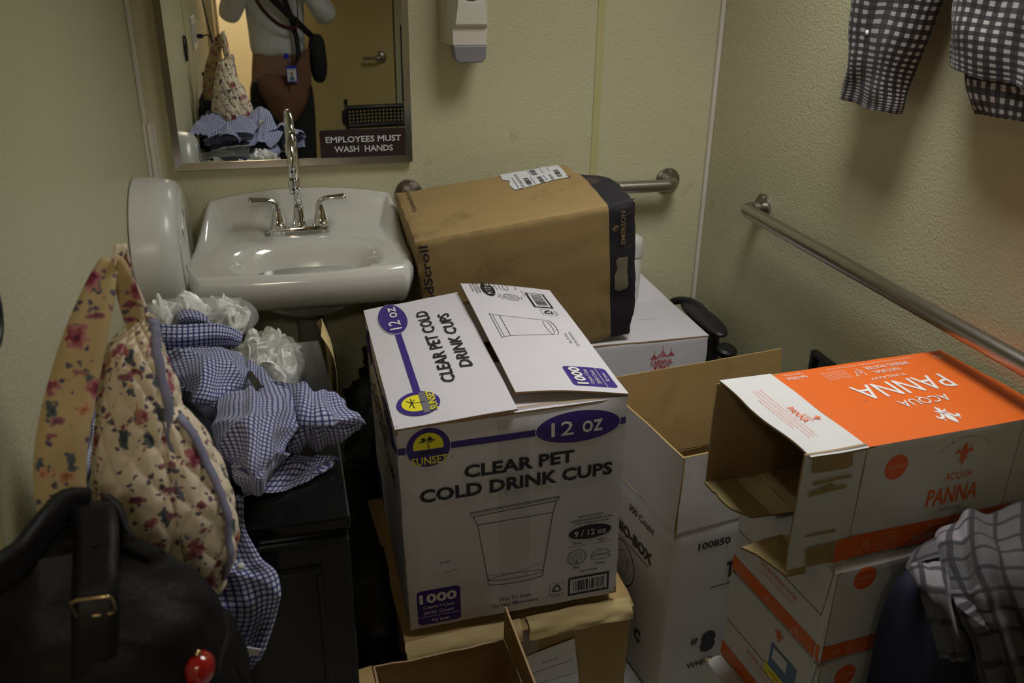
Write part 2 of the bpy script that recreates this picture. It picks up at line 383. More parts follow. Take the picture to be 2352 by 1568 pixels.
def cloth(rows, nu=60, nv=60, amp=.004, freq=9, dens=1.0, seed=0, rip=0, ripf=6, ripdir=0, uo=(0, 0), ridge=0):
    """a woven sheet through a net of control points, with folds; uv in metres of cloth"""
    R = [[V(p) for p in r] for r in rows]
    lu = sum((a[-1] - a[0]).length for a in R) / len(R); lv = sum((R[-1][k] - R[0][k]).length for k in range(len(R[0]))) / len(R[0])
    # true lengths along the net
    lu = sum(sum((a[i + 1] - a[i]).length for i in range(len(a) - 1)) for a in R) / len(R) * dens
    lv = sum(sum((R[j + 1][k] - R[j][k]).length for j in range(len(R) - 1)) for k in range(len(R[0]))) / len(R[0]) * dens
    def base(u, v): return catmull([catmull(r, u) for r in R], v)
    def fn(u, v):
        p = base(u, v); e = .01
        du = base(min(u + e, 1), v) - base(max(u - e, 0), v); dv = base(u, min(v + e, 1)) - base(u, max(v - e, 0))
        n = du.cross(dv); n = n.normalized() if n.length > 1e-9 else V((0, 0, 1))
        if n.z < 0: n = -n
        q = V((u * lu * freq + seed * 3.7, v * lv * freq, seed))
        d = noise.noise(q) * amp + noise.noise(q * 2.3) * amp * .4
        if ridge:
            rr_ = max(0, 1 - 2.2 * abs(noise.noise(q * .55 + V((7, 3, 1))))); d += (rr_ ** 2.2 - .25) * ridge
            rr_ = max(0, 1 - 2.2 * abs(noise.noise(q * 1.1 + V((2, 8, 5))))); d += (rr_ ** 2 - .25) * ridge * .45
        if rip:
            w_ = (u if ripdir == 0 else v) * ripf * 2 * PI + noise.noise(V((u * 2, v * 2, seed + 5))) * 2.5
            d += (math.sin(w_)) * rip
        return p + n * d
    mb = MB(); mb.grid(fn, nu, nv, uvfn=lambda u, v: (u * lu + uo[0], v * lv + uo[1])); return mb
# ---- flat printing on a face: frame (origin, right, up)
_fc = {}
def text_geo(body, bold):
    key = (body, bold)
    if key not in _fc:
        c = bpy.data.curves.new('t', 'FONT'); c.body = body; c.size = 1; c.resolution_u = 2; c.offset = bold
        c.align_x = 'CENTER'; c.align_y = 'CENTER'
        o = bpy.data.objects.new('t', c); COL.objects.link(o)
        bpy.context.view_layer.update()
        dg = bpy.context.evaluated_depsgraph_get(); me = bpy.data.meshes.new_from_object(o.evaluated_get(dg))
        vs = [v.co.copy() for v in me.vertices]; fs = [tuple(p.vertices) for p in me.polygons]
        bpy.data.objects.remove(o); bpy.data.curves.remove(c); bpy.data.meshes.remove(me)
        xs = [v.x for v in vs] or [0]; ys = [v.y for v in vs] or [0]
        _fc[key] = (vs, fs, min(xs), max(xs), min(ys), max(ys))
    return _fc[key]
class Print:
    X = .0009
    flat = False
    def __init__(s, o, u, v, warp=None):
        s.o, s.u, s.v = V(o), V(u), V(v); s.n = s.u.cross(s.v).normalized(); s.L = {}; s.warp = warp
    def P(s, a, b, lift): 
        p = s.o + s.u * a + s.v * b
        if s.warp:
            q = V(s.warp(p)); p = p + s.n * (q - p).dot(s.n) if s.flat else q
        return p + s.n * lift
    def mb(s, m): return s.L.setdefault(m, MB())
    def poly(s, m, pts, lift=.0006):
        xs = [p[0] for p in pts]; ys = [p[1] for p in pts]
        if s.warp is None or max(max(xs) - min(xs), max(ys) - min(ys)) < .016:
            s.mb(m).add([s.P(a, b, lift) for a, b in pts], [tuple(range(len(pts)))]); return s
        bm = bmesh.new(); bm.faces.new([bm.verts.new((a, b, 0)) for a, b in pts])
        bmesh.ops.triangulate(bm, faces=bm.faces[:])
        for _ in range(6):
            es = [e for e in bm.edges if e.calc_length() > .013]
            if not es: break
            bmesh.ops.subdivide_edges(bm, edges=es, cuts=1); bmesh.ops.triangulate(bm, faces=[f for f in bm.faces if len(f.verts) > 3])
        bm.verts.index_update()
        s.mb(m).add([s.P(v.co.x, v.co.y, lift) for v in bm.verts], [tuple(v.index for v in f.verts) for f in bm.faces]); bm.free(); return s
    def rect(s, m, a0, b0, a1, b1, lift=.0006, nu=1):
        for i in range(nu):
            x0 = a0 + (a1 - a0) * i / nu; x1 = a0 + (a1 - a0) * (i + 1) / nu
            s.poly(m, [(x0, b0), (x1, b0), (x1, b1), (x0, b1)], lift)
        return s
    def ell(s, m, cu, cv, ru, rv, lift=.0006, n=36): return s.poly(m, [(cu + ru * math.cos(2 * PI * k / n), cv + rv * math.sin(2 * PI * k / n)) for k in range(n)], lift)
    def rrect(s, m, a0, b0, a1, b1, r, lift=.0006):
        pts = []
        for cx, cy, a in ((a1 - r, b0 + r, -90), (a1 - r, b1 - r, 0), (a0 + r, b1 - r, 90), (a0 + r, b0 + r, 180)):
            for k in range(5): t = math.radians(a + 22.5 * k); pts.append((cx + r * math.cos(t), cy + r * math.sin(t)))
        return s.poly(m, pts, lift)
    def line(s, m, pts, w_, lift=.0008, close=False):
        if close: pts = list(pts) + [pts[0]]
        for (a, b), (c, d) in zip(pts, pts[1:]):
            l = math.hypot(c - a, d - b)
            if l < 1e-7: continue
            nx, ny = -(d - b) / l * w_ / 2, (c - a) / l * w_ / 2
            s.poly(m, [(a - nx, b - ny), (c - nx, d - ny), (c + nx, d + ny), (a + nx, b + ny)], lift)
        return s
    def ring(s, m, cu, cv, ru, rv, w_, lift=.0008, a0=0, a1=360, n=36):
        return s.line(m, [(cu + ru * math.cos(math.radians(a0 + (a1 - a0) * k / n)), cv + rv * math.sin(math.radians(a0 + (a1 - a0) * k / n))) for k in range(n + 1)], w_, lift)
    def text(s, m, body, cu, cv, width, height, rot=0, bold=.0, lift=.001, shear=0):
        vs, fs, x0, x1, y0, y1 = text_geo(body, bold); lift += s.X if height > .02 or width > .06 else 0
        if not vs: return s
        sx = width / (x1 - x0); sy = height / (y1 - y0); mx, my = (x0 + x1) / 2, (y0 + y1) / 2
        c, sn = math.cos(math.radians(rot)), math.sin(math.radians(rot)); out = []
        for p in vs:
            a = (p.x - mx) * sx; b = (p.y - my) * sy; a += b * shear
            out.append(s.P(cu + a * c - b * sn, cv + a * sn + b * c, lift))
        s.mb(m).add(out, fs); return s
    def bars(s, m, a0, b0, a1, b1, n, lift=.001, vert=True, seed=1):
        rr = random.Random(seed); x = 0; 
        while x < 1:
            w_ = rr.choice((1, 1, 2, 3)) / n
            if vert: s.rect(m, a0 + (a1 - a0) * x, b0, a0 + (a1 - a0) * min(1, x + w_), b1, lift)
            else: s.rect(m, a0, b0 + (b1 - b0) * x, a1, b0 + (b1 - b0) * min(1, x + w_), lift)
            x += w_ + rr.choice((1, 1, 2)) / n
        return s
    def flush(s, parent, world=False, prefix='printed'):
        for m, mb in s.L.items(): mb.build('printed_artwork' if prefix == 'printed' else prefix, M[m], parent, world)['kind'] = 'stuff'
def struct(o): o['kind'] = 'structure'; return o

# ================================================================== THE SETTING
T_ = .06
def S(name, a, b, m): return struct(MB().box(a, b).build(name, M[m]))
fl = S('floor', (LEFT - .6, FRONT - 2.2, -.05), (RIGHT + .1, BACK + .1, -.004), 'grout')
tl = MB().box((0, 0, 0), (.302, .302, .004)).build('tile', M['tile'], fl); tiles0 = True
k = 0
for i in range(6):
    for j in range(16):
        x = LEFT + .004 + i * .305; y = BACK - .02 - (j + 1) * .305
        if x > RIGHT: continue
        if j > 9 and i > 4: continue
        o = tl if k == 0 else tl.copy()
        if k: COL.objects.link(o)
        o.location = (x, y, -.004); k += 1
wb = S('wall_back', (LEFT - T_, BACK, 0), (RIGHT + T_, BACK + T_, TOP), 'wall')
wl = S('wall_left', (LEFT - T_, FRONT - .1, 0), (LEFT, BACK, TOP), 'wall')
wr = S('wall_right', (RIGHT, FRONT - .1, 0), (RIGHT + T_, BACK, TOP), 'wall')
# front wall: the doorway starts at the left wall
S('wall_front', (.66, FRONT - .1, 0), (RIGHT, FRONT, TOP), 'wall')
S('wall_front', (LEFT, FRONT - .1, 2.1), (.66, FRONT, TOP), 'wall')
S('ceiling', (LEFT - .6, FRONT - 2.2, TOP), (RIGHT + .1, BACK + .1, TOP + .05), 'ceiling')
# hallway beyond
S('wall_hall', (LEFT - .6, -2.0, 0), (RIGHT + .1, -1.94, TOP), 'door_cream')
S('wall_hall_side', (LEFT - .6, -2.0, 0), (LEFT - .54, FRONT - .1, TOP), 'door_cream')
S('wall_hall_end', (.95, -2.0, 0), (1.0, FRONT - .1, TOP), 'door_cream')
# corner mouldings and panel seams
struct(MB().box((RIGHT - .013, BACK - .013, .0), (RIGHT, BACK, TOP)).build('trim_1', M['moulding'], bevel=.004))
struct(MB().box((LEFT, BACK - .010, .0), (LEFT + .012, BACK, TOP)).build('trim_2', M['moulding'], bevel=.003))
struct(MB().box((.852, BACK - .003, .0), (.874, BACK, TOP)).build('trim_3', M['seam'], bevel=.001))
struct(MB().box((LEFT, .905, .0), (LEFT + .003, .918, TOP)).build('trim_4', M['seam']))
# door jamb and hinge side, seen only in the mirror
jb = MB().box((LEFT, FRONT - .12, 0), (LEFT + .035, FRONT + .015, 2.1)).box((LEFT, FRONT - .16, 0), (LEFT + .05, FRONT - .12, 2.1))
jo = struct(jb.build('trim_5', M['door_cream']))
for z in (.35, .95, 1.6):
    MB().box((LEFT + .035, FRONT - .10, z), (LEFT + .038, FRONT - .02, z + .10)).build('hinge_plate', M['steel'], jo)
# base tiles along the walls
def base(name, ax, a0, a1, fixed, sgn):
    root = None; x = a0; k = 0
    while x < a1 - .01:
        x2 = min(x + .15, a1)
        if ax == 'x': mb = MB().box((x + .001, min(fixed, fixed + sgn * .012), 0), (x2 - .001, max(fixed, fixed + sgn * .012), .15))
        else: mb = MB().box((min(fixed, fixed + sgn * .012), x + .001, 0), (max(fixed, fixed + sgn * .012), x2 - .001, .15))
        if root is None: root = struct(mb.build(name, M['tile'], bevel=.002))
        else: mb.build('tile', M['tile'], root, bevel=.002)
        x = x2; k += 1
base('baseboard_back', 'x', LEFT + .02, RIGHT - .02, BACK, -1)
base('baseboard_right', 'y', .3, BACK - .02, RIGHT, -1)
# ---- ceiling light fixture (above the frame)
t = thing('ceiling_light', 'white square ceiling light fixture above the room', 'light', (.90, 1.36, TOP))
MB().box((-.31, -.31, -.05), (.31, .31, 0)).build('housing', M['white_plastic'], t, bevel=.01)
for sx in (-.07, .07): MB().tube([(sx, -.27, -.068), (sx, .27, -.068)], .013).build('tube', M['paper'], t, smooth=True)

# ================================================================== FIXTURES ON THE BACK WALL
# ---- mirror in a folded steel channel frame
mx0, mx1, mz0, mz1 = -.2735, .3358, .993, 1.905
t = thing('mirror', 'large rectangular mirror with a brushed steel channel frame above the sink', 'mirror', (.031, BACK, mz0))
fw, dp = .017, .022
def frame_bar(p, q, inn0, inn1):
    mb = MB(); y1, y0 = BACK - .001, BACK - dp
    P_ = [V((p[0], y1, p[1])), V((q[0], y1, q[1])), V((q[0], y0, q[1])), V((p[0], y0, p[1])), V((inn0[0], y0 + .006, inn0[1])), V((inn1[0], y0 + .006, inn1[1])), V((inn0[0], y1, inn0[1])), V((inn1[0], y1, inn1[1]))]
    mb.add(P_, [(0, 1, 2, 3), (3, 2, 5, 4), (4, 5, 7, 6), (0, 3, 4, 6), (1, 7, 5, 2)])
    return mb
for p, q, a, b in [((mx0, mz0), (mx1, mz0), (mx0 + fw, mz0 + fw), (mx1 - fw, mz0 + fw)), ((mx1, mz0), (mx1, mz1), (mx1 - fw, mz0 + fw), (mx1 - fw, mz1 - fw)),
                   ((mx1, mz1), (mx0, mz1), (mx1 - fw, mz1 - fw), (mx0 + fw, mz1 - fw)), ((mx0, mz1), (mx0, mz0), (mx0 + fw, mz1 - fw), (mx0 + fw, mz0 + fw))]:
    frame_bar(p, q, a, b).build('frame_bar', M['frame_steel'], t, True)
MB().box((mx0 + fw - .002, BACK - .013, mz0 + fw - .002), (mx1 - fw + .002, BACK - .006, mz1 - fw + .002)).build('glass', M['mirror'], t, True)
# ---- sign
t = thing('wall_sign', 'dark brown engraved sign reading EMPLOYEES MUST WASH HANDS on the mirror corner', 'sign', (.207, BACK - .014, 1.01))
o0, oz = V((.0935, BACK - .0155, 1.0085)), V((.3215, BACK - .0155, 1.0085))
pts = []; r = .006; W_, H_ = .2275, .0745
for cx, cy, a in ((W_ - r, r, -90), (W_ - r, H_ - r, 0), (r, H_ - r, 90), (r, r, 180)):
    for k in range(5): th = math.radians(a + 22.5 * k); pts.append((cx + r * math.cos(th), cy + r * math.sin(th)))
mb = MB(); n = len(pts)
mb.add([o0 + V((a, y, b)) for y in (0, .0022) for a, b in pts], [tuple(range(n)), tuple(range(2 * n - 1, n - 1, -1))] + [(i, n + i, n + (i + 1) % n, (i + 1) % n) for i in range(n)])
mb.build('plate', M['brown_plate'], t, True)
pr = Print(o0, (1, 0, 0), (0, 0, 1))
pr.text('sign_white', 'EMPLOYEES MUST', .1145, .049, .199, .0165, bold=.022).text('sign_white', 'WASH  HANDS', .1135, .0235, .155, .0165, bold=.022)
pr.flush(t, True, prefix='lettering')
# ---- soap dispenser
t = thing('soap_dispenser', 'cream wall soap dispenser with a grey push lever above the boxes', 'soap dispenser', (.480, BACK, 1.30))
sx0, sx1, sz0, sz1 = .418, .538, 1.30, 1.53
mb = MB()
prof = [(0, 0), (.0, .0)]
mb.grid(lambda u, v: V((lerp_ := (sx0 + (sx1 - sx0) * u), BACK - .001 - .075 * (min(1, math.sin(PI * min(max(u, 0), 1)) * 2.2) ** .5 if 0 < u < 1 else 0), sz0 + (sz1 - sz0) * v)), 24, 6)
mb.add([(sx0, BACK - .001, sz0), (sx1, BACK - .001, sz0), (sx1 - .008, BACK - .06, sz0 + .006), (sx0 + .008, BACK - .06, sz0 + .006)], [(0, 1, 2, 3)])
mb.add([(sx0, BACK - .001, sz1), (sx1, BACK - .001, sz1), (sx1 - .008, BACK - .075, sz1), (sx0 + .008, BACK - .075, sz1)], [(3, 2, 1, 0)])
mb.build('housing', M['cream_plastic'], t, True, smooth=True)
mb = MB()
mb.add([(.437, BACK - .100, 1.3005), (.522, BACK - .100, 1.3005), (.524, BACK - .104, 1.345), (.434, BACK - .104, 1.345), (.519, BACK - .116, 1.350), (.440, BACK - .116, 1.350), (.512, BACK - .120, 1.400), (.446, BACK - .120, 1.400), (.512, BACK - .118, 1.50), (.446, BACK - .118, 1.50)],
       [(0, 1, 2, 3), (3, 2, 4, 5), (5, 4, 6, 7), (7, 6, 8, 9)])
for sgn, xa, xb in ((1, .522, .530), (-1, .437, .427)):
    mb.add([(xa, BACK - .100, 1.3005), (xa + .002 * sgn, BACK - .104, 1.345), (xa - .003 * sgn, BACK - .116, 1.35), (xa - .010 * sgn, BACK - .12, 1.40), (xa - .010 * sgn, BACK - .118, 1.50), (xb, BACK - .06, 1.50), (xb, BACK - .06, 1.3005)], [(0, 1, 2, 3, 4, 5, 6)[::sgn]])
mb.add([(.437, BACK - .100, 1.3005), (.522, BACK - .100, 1.3005), (.530, BACK - .05, 1.3005), (.427, BACK - .05, 1.3005)], [(3, 2, 1, 0)])
mb.build('front_cover', M['cream_light'], t, True, bevel=.003)
mb = MB(); mb.add([(.436, BACK - .102, 1.300), (.523, BACK - .102, 1.300), (.520, BACK - .106, 1.268), (.512, BACK - .106, 1.258), (.450, BACK - .106, 1.257), (.441, BACK - .106, 1.266),
                   (.436, BACK - .05, 1.300), (.523, BACK - .05, 1.300), (.520, BACK - .06, 1.268), (.512, BACK - .065, 1.258), (.450, BACK - .065, 1.257), (.441, BACK - .06, 1.266)],
                  [(5, 4, 3, 2, 1, 0), (6, 7, 8, 9, 10, 11)] + [(i, (i + 1) % 6, 6 + (i + 1) % 6, 6 + i) for i in range(6)])
mb.build('push_lever', M['grey_plastic'], t, True, bevel=.004)
mb = MB(); pts = [(.0, 1.425), (.006, 1.412), (.02, 1.407), (.032, 1.407), (.046, 1.412), (.052, 1.425), (.052, 1.47), (0, 1.47)]
mb.add([(.4535 + a, BACK - .1215, z) for a, z in pts], [tuple(range(8))]); mb.build('badge', M['navy_print'], t, True)
# ---- surface raceway in the left corner
mb = MB()
prf = [(LEFT + .0, BACK - .024), (LEFT + .004, BACK - .026), (LEFT + .010, BACK - .022), (LEFT + .014, BACK - .026), (LEFT + .022, BACK - .020), (LEFT + .024, BACK - .006), (LEFT + .03, BACK - .006), (LEFT + .03, BACK), (LEFT, BACK)]
n = len(prf); mb.add([(a, b, z) for z in (.20, 1.113) for a, b in prf], [tuple(range(n))[::-1], tuple(range(n, 2 * n))] + [(i, (i + 1) % n, n + (i + 1) % n, n + i) for i in range(n)])
tag(mb.build('cable_channel', M['moulding']), 'ribbed ivory cable channel running up the left corner beside the mirror', 'cable channel')
# ---- sink
t = thing('sink', 'white porcelain wall sink with a curved backsplash and oval bowl', 'sink', (.025, BACK, .84))
DZ = .838
def smooth(a, b, x): x = min(max((x - a) / (b - a), 0), 1); return x * x * (3 - 2 * x)
YF = 1.985
def sink_xy(u, v):
    # superellipse square -> outline; u,v in -1..1
    k = .20
    su = u * math.sqrt(1 - k * v * v * v * v) if v < 0 else u
    sv = v * math.sqrt(1 - k * .4 * u * u * u * u) if v < 0 else v
    y = YF + (sv + 1) / 2 * (BACK - .002 - YF); hw = .2665 - .022 * smooth(2.08, 2.42, y)
    return .020 + .014 * smooth(2.1, 2.42, y) + su * hw, y
def sink_z(u, v):
    x, y = sink_xy(u, v)
    e = abs(u)
    back = smooth(2.335, 2.41, y); ramp = smooth(2.08, 2.40, y)
    side = smooth(.80, .95, e)
    ztop = DZ + .066 * ramp * ramp + .026 * (1 - u * u) * smooth(2.36, 2.42, y)
    z = DZ + (ztop - DZ) * max(back, side)
    # bowl
    bx, by = (x - .030) / .196, (y - 2.115) / (.112 if y < 2.115 else .135)
    r = (abs(bx) ** 2.6 + abs(by) ** 2.6) ** (1 / 2.6)
    z -= .125 * (1 - smooth(.45, 1.0, r)) + .006 * (1 - smooth(.98, 1.14, r))
    # rim rounding
    z -= .012 * smooth(.955, 1.0, e) ** 2 + .016 * smooth(.93, 1.0, -v) ** 2
    return z
NU, NV = 90, 80
mb = MB(); mb.grid(lambda a, b: V((*sink_xy(2 * a - 1, 2 * b - 1), sink_z(2 * a - 1, 2 * b - 1))), NU, NV)
# apron: follow front and side boundary down
bd = [(-1, 1 - 2 * k / NV) for k in range(NV + 1)] + [(-1 + 2 * k / NU, -1) for k in range(1, NU + 1)] + [(1, -1 + 2 * k / NV) for k in range(1, NV + 1)]
cen = V((.03, 2.25, 0)); rings = []
for dz, ins, hold in ((0, 0, 0), (.008, -.004, 0), (.03, -.004, 0), (.060, .004, 0), (.074, .016, 0), (.078, .035, 0)):
    ring = []
    for u, v in bd:
        x, y = sink_xy(u, v); z0 = sink_z(u, v); d = (V((x, y, 0)) - cen); d.normalize()
        zz = z0 - dz if dz < .05 else min(z0 - dz, 1) * 1.0
        if dz >= .05: zz = (z0 - dz) * .4 + (DZ - .016 - dz) * .6
        ring.append(V((x - d.x * ins, min(BACK - .002, y - d.y * ins), zz)))
    rings.append(ring)
nb = len(bd); vs = [p for r_ in rings for p in r_]
mb.add(vs, [(i * nb + k, i * nb + k + 1, (i + 1) * nb + k + 1, (i + 1) * nb + k) for i in range(len(rings) - 1) for k in range(nb - 1)])
mb.build('basin', M['porcelain'], t, True, smooth=True)
mb = MB(); mb.lathe([(.001, 0), (.06, .004), (.12, .03), (.165, .075), (.20, .10)], (.03, 2.16, .675), (0, 0, 1), 40)
for i in range(len(mb.v)): mb.v[i].y = 2.16 + (mb.v[i].y - 2.16) * .85
mb.build('bowl_underside', M['porcelain'], t, True, smooth=True)
mb = MB().lathe([(.024, 0), (.024, .004), (.018, .005)], (.03, 2.15, .712), (0, 0, 1), 24); mb.build('drain', M['chrome'], t, True, smooth=True)
M['pipe'] = mat('grey_wrapped_pipe', (.22, .21, .17), .6, bump=.3)
mb = MB().tube(spline([(.030, 2.27, .69), (.030, 2.27, .50), (.030, 2.27, .34), (.03, 2.30, .29), (.03, 2.36, .30), (.03, 2.418, .36)], 24), .036, 20); mb.build('drain_pipe', M['pipe'], t, True, smooth=True)
# ---- faucet
FY = 2.305
t = thing('faucet', 'chrome gooseneck faucet with two lever handles on the white sink', 'faucet', (.022, FY, DZ))
mb = MB(); pts = []
for k in range(48):
    a = 2 * PI * k / 48; c, s_ = math.cos(a), math.sin(a)
    pts.append((.0215 + math.copysign(abs(c) ** .75, c) * .079, FY + math.copysign(abs(s_) ** .8, s_) * .026))
prs = [(1.0, 0), (1.0, .014), (.97, .021), (.90, .025)]
vs = [(.0215 + (x - .0215) * s_, FY + (y - FY) * s_, DZ - .002 + h) for s_, h in prs for x, y in pts]
n = 48; mb.add(vs, [(i * n + k, i * n + (k + 1) % n, (i + 1) * n + (k + 1) % n, (i + 1) * n + k) for i in range(3) for k in range(n)] + [tuple(3 * n + k for k in range(n))])
mb.build('base_plate', M['chrome'], t, True, autos=50)
zb = DZ + .023
mb = MB().lathe([(.019, 0), (.0185, .004), (.017, .006), (.0165, .012), (.0145, .030), (.0125, .045), (.0125, .048), (.0105, .05)], (.0235, FY, zb), (0, 0, 1), 28)
mb.build('spout_collar', M['chrome'], t, True, autos=40)
R_ = .060; top = 1.103 - R_
path = [(.0235, FY, zb + .04), (.0235, FY, .97), (.0235, FY, top)] + [(.0235 - .004 * (1 - math.cos(a)), FY - R_ + R_ * math.cos(a), top + R_ * math.sin(a)) for a in [PI * k / 16 for k in range(1, 17)]] + [(.0155, FY - 2 * R_, 1.000)]
mb = MB().tube(path, .0098, 20); mb.build('spout', M['chrome'], t, True, smooth=True)
mb = MB().lathe([(.0128, 0), (.0128, -.012), (.0120, -.0125), (.0124, -.026), (.0112, -.028), (.0112, -.034)], (.0153, FY - 2 * R_, 1.008), (0, 0, 1), 24); mb.build('aerator', M['chrome'], t, True, autos=40)
for sgn, hx in ((-1, -.0315), (1, .0775)):
    h = MB().lathe([(.0215, 0), (.021, .004), (.0185, .006), (.0165, .018), (.0125, .034), (.0105, .042), (.009, .05)], (hx, FY, zb), (0, 0, 1), 24)
    pts = spline([(hx, FY, zb + .036), (hx, FY, zb + .050), (hx + sgn * .006, FY - .001, zb + .061), (hx + sgn * .022, FY - .003, zb + .067), (hx + sgn * .042, FY - .004, zb + .068), (hx + sgn * .060, FY - .005, zb + .069), (hx + sgn * .068, FY - .005, zb + .070)], 22)
    rr = [.0115 - .0035 * smooth(0, .4, i / 21) + .0018 * smooth(.55, .9, i / 21) - .006 * smooth(.90, 1, i / 21) ** 2 for i in range(22)]
    h.tube(pts, rr, 16).build('lever_handle', M['chrome'], t, True, smooth=True)
MB().lathe([(.0, 0), (.006, .001), (.006, .010), (.004, .013), (.0, .014)], (-.060, FY - .004, DZ - .001), (0, 0, 1), 14).build('pull_knob', M['steel'], t, True, smooth=True)
# ---- round paper dispenser on the left wall
t = thing('toilet_roll_dispenser', 'big round white jumbo toilet roll dispenser on the left wall beside the sink', 'dispenser', (LEFT, 2.10, .84))
DC = V((0, 2.12, .868)); XR = -.243
mb = MB(); Rd = .172
pf = [(Rd * .98, LEFT + .001), (Rd, LEFT + .004), (Rd * .99, LEFT + .05), (Rd * .965, XR - .022), (Rd * .93, XR - .008), (Rd * .87, XR), (Rd * .3, XR), (.001, XR)]
n = 72; vs = [V((h, DC.y + r_ * math.cos(2 * PI * k / n) * 1.0, DC.z + r_ * math.sin(2 * PI * k / n))) for r_, h in pf for k in range(n)]
mb.add(vs, [(i * n + (k + 1) % n, i * n + k, (i + 1) * n + k, (i + 1) * n + (k + 1) % n) for i in range(len(pf) - 1) for k in range(n)])
mb.build('housing', M['white_plastic'], t, True, autos=50)
pr = Print((XR - .030, DC.y - Rd * .97, .740), (0, 0, 1), (-1, 0, 0), lambda p: V((p.x, DC.y - math.sqrt(max(0, Rd ** 2 - (p.z - DC.z) ** 2)) - .0005, p.z)))
pr.text('black_ink', 'Hand Reveler', .035, .0, .060, .0060, lift=.0008); pr.flush(t, True, 'lettering')
mb = MB(); pf = [(.118, XR + .0005), (.118, XR + .004), (.114, XR + .006), (.001, XR + .006)]
vs = [V((h, 2.13 + r_ * math.cos(2 * PI * k / 48), .87 + r_ * 1.12 * math.sin(2 * PI * k / 48))) for r_, h in pf for k in range(48)]
mb.add(vs, [(i * 48 + (k + 1) % 48, i * 48 + k, (i + 1) * 48 + k, (i + 1) * 48 + (k + 1) % 48) for i in range(3) for k in range(48)])
sp = mb.build('side_plate', M['porcelain'], t, True, autos=40)
for dy, dz in ((-.075, .06), (-.095, -.02), (-.05, -.07), (-.02, .09)):
    MB().box((XR + .0055, 2.13 + dy - .002, .87 + dz - .008), (XR + .0068, 2.13 + dy + .002, .87 + dz + .008)).build('slot', M['holes'], sp, True)
# ---- grab bars
def grab(name, label, a, b, wall, out):
    """a,b flange centres on the wall; out = inward normal"""
    out = V(out); a, b = V(a), V(b); d = (b - a).normalized(); P_ = a + out * .058; Q_ = b + out * .058
    tt = thing(name, label, 'grab bar', (a + b) / 2, group=None)
    def corner(p, q, s_):
        r = .028; pts = []
        for k in range(9):
            th = PI / 2 * k / 8; pts.append(p + out * (.058 - r + r * math.sin(th)) + d * s_ * (r - r * math.cos(th)))
        return pts
    path = [a + out * .001, a + out * .02] + corner(a, b, 1) + [a + (b - a) * .5 + out * .058] + corner(b, a, -1)[::-1] + [b + out * .02, b + out * .001]
    MB().tube(path, .0178, 28).build('rail', M['steel'], tt, True, smooth=True)
    for c in (a, b):
        f = MB().lathe([(.038, 0), (.038, .004), (.0365, .006), (.020, .0065), (.0200, .009), (.0185, .0095)], c + out * .0005, out, 40); fo = f.build('flange', M['steel'], tt, True, autos=35)
        up = V((0, 0, 1)); sd = out.cross(up)
        for ang in (100, 340, 220):
            p = c + (up * math.sin(math.radians(ang)) + sd * math.cos(math.radians(ang))) * .0285
            MB().lathe([(.0045, 0), (.0042, .0018), (.002, .0024), (.0, .0018)], p + out * .0062, out, 12).build('screw', M['chrome'], fo, True, autos=40)
grab('grab_bar', 'brushed steel grab bar on the back wall behind the brown box', (.3246, BACK, .902), (1.0965, BACK, .902), 'b', (0, -1, 0))
grab('grab_bar', 'long brushed steel grab bar along the right wall', (RIGHT, 2.075, .905), (RIGHT, 1.0, .905), 'r', (-1, 0, 0))
# ---- small black frame on the right wall
t = thing('wall_frame', 'small black framed plate low on the right wall behind the orange box', 'frame', (RIGHT, 1.67, .57))
fa = [(1.742, .640), (1.60, .640), (1.60, .50), (1.742, .50)]
mb = MB().box((RIGHT - .016, 1.60, .627), (RIGHT, 1.742, .64)).box((RIGHT - .016, 1.60, .50), (RIGHT, 1.742, .513)).box((RIGHT - .016, 1.60, .513), (RIGHT, 1.613, .627)).box((RIGHT - .016, 1.729, .513), (RIGHT, 1.742, .627))
mb.build('frame', M['black_plastic'], t, True, bevel=.002); MB().box((RIGHT - .006, 1.613, .513), (RIGHT, 1.729, .627)).build('panel', M['black_gloss'], t, True)
# ---- black loop at the left edge
t = tag(MB().tube([V((LEFT + .006, 1.025 + .040 * math.cos(2 * PI * k / 28), 1.155 + .045 * math.sin(2 * PI * k / 28))) for k in range(29)], .0045, 10).build('cord_loop', M['black_plastic'], smooth=True), 'black cord loop hanging on the left wall at the frame edge', 'cord')
# ---- electrical outlet, seen in the mirror
t = thing('wall_outlet', 'white double wall outlet on the left wall, seen in the mirror', 'outlet', (LEFT, .53, 1.17))
MB().box((LEFT, .42, 1.10), (LEFT + .006, .60, 1.235)).build('cover_plate', M['white_plastic'], t, True, bevel=.002)
for yy in (.455, .545): MB().box((LEFT + .005, yy - .018, 1.125), (LEFT + .0095, yy + .018, 1.21)).build('socket', M['moulding'], t, True, bevel=.002)
mb = MB().box((LEFT + .01, .435, 1.138), (LEFT + .035, .465, 1.158))
t2 = thing('power_cord', 'black power cord plugged into the left wall outlet', 'cord', (LEFT + .03, .45, 1.15))
mb.build('plug', M['black_plastic'], t2, True, bevel=.004)
MB().tube(spline([(LEFT + .035, .45, 1.148), (LEFT + .06, .44, 1.148), (LEFT + .075, .42, 1.10), (LEFT + .06, .35, 1.15), (LEFT + .03, .25, 1.35), (LEFT + .012, .2, 1.6), (LEFT + .008, .2, 1.9)], 40), .0035, 8).build('cable', M['black_plastic'], t2, True, smooth=True)
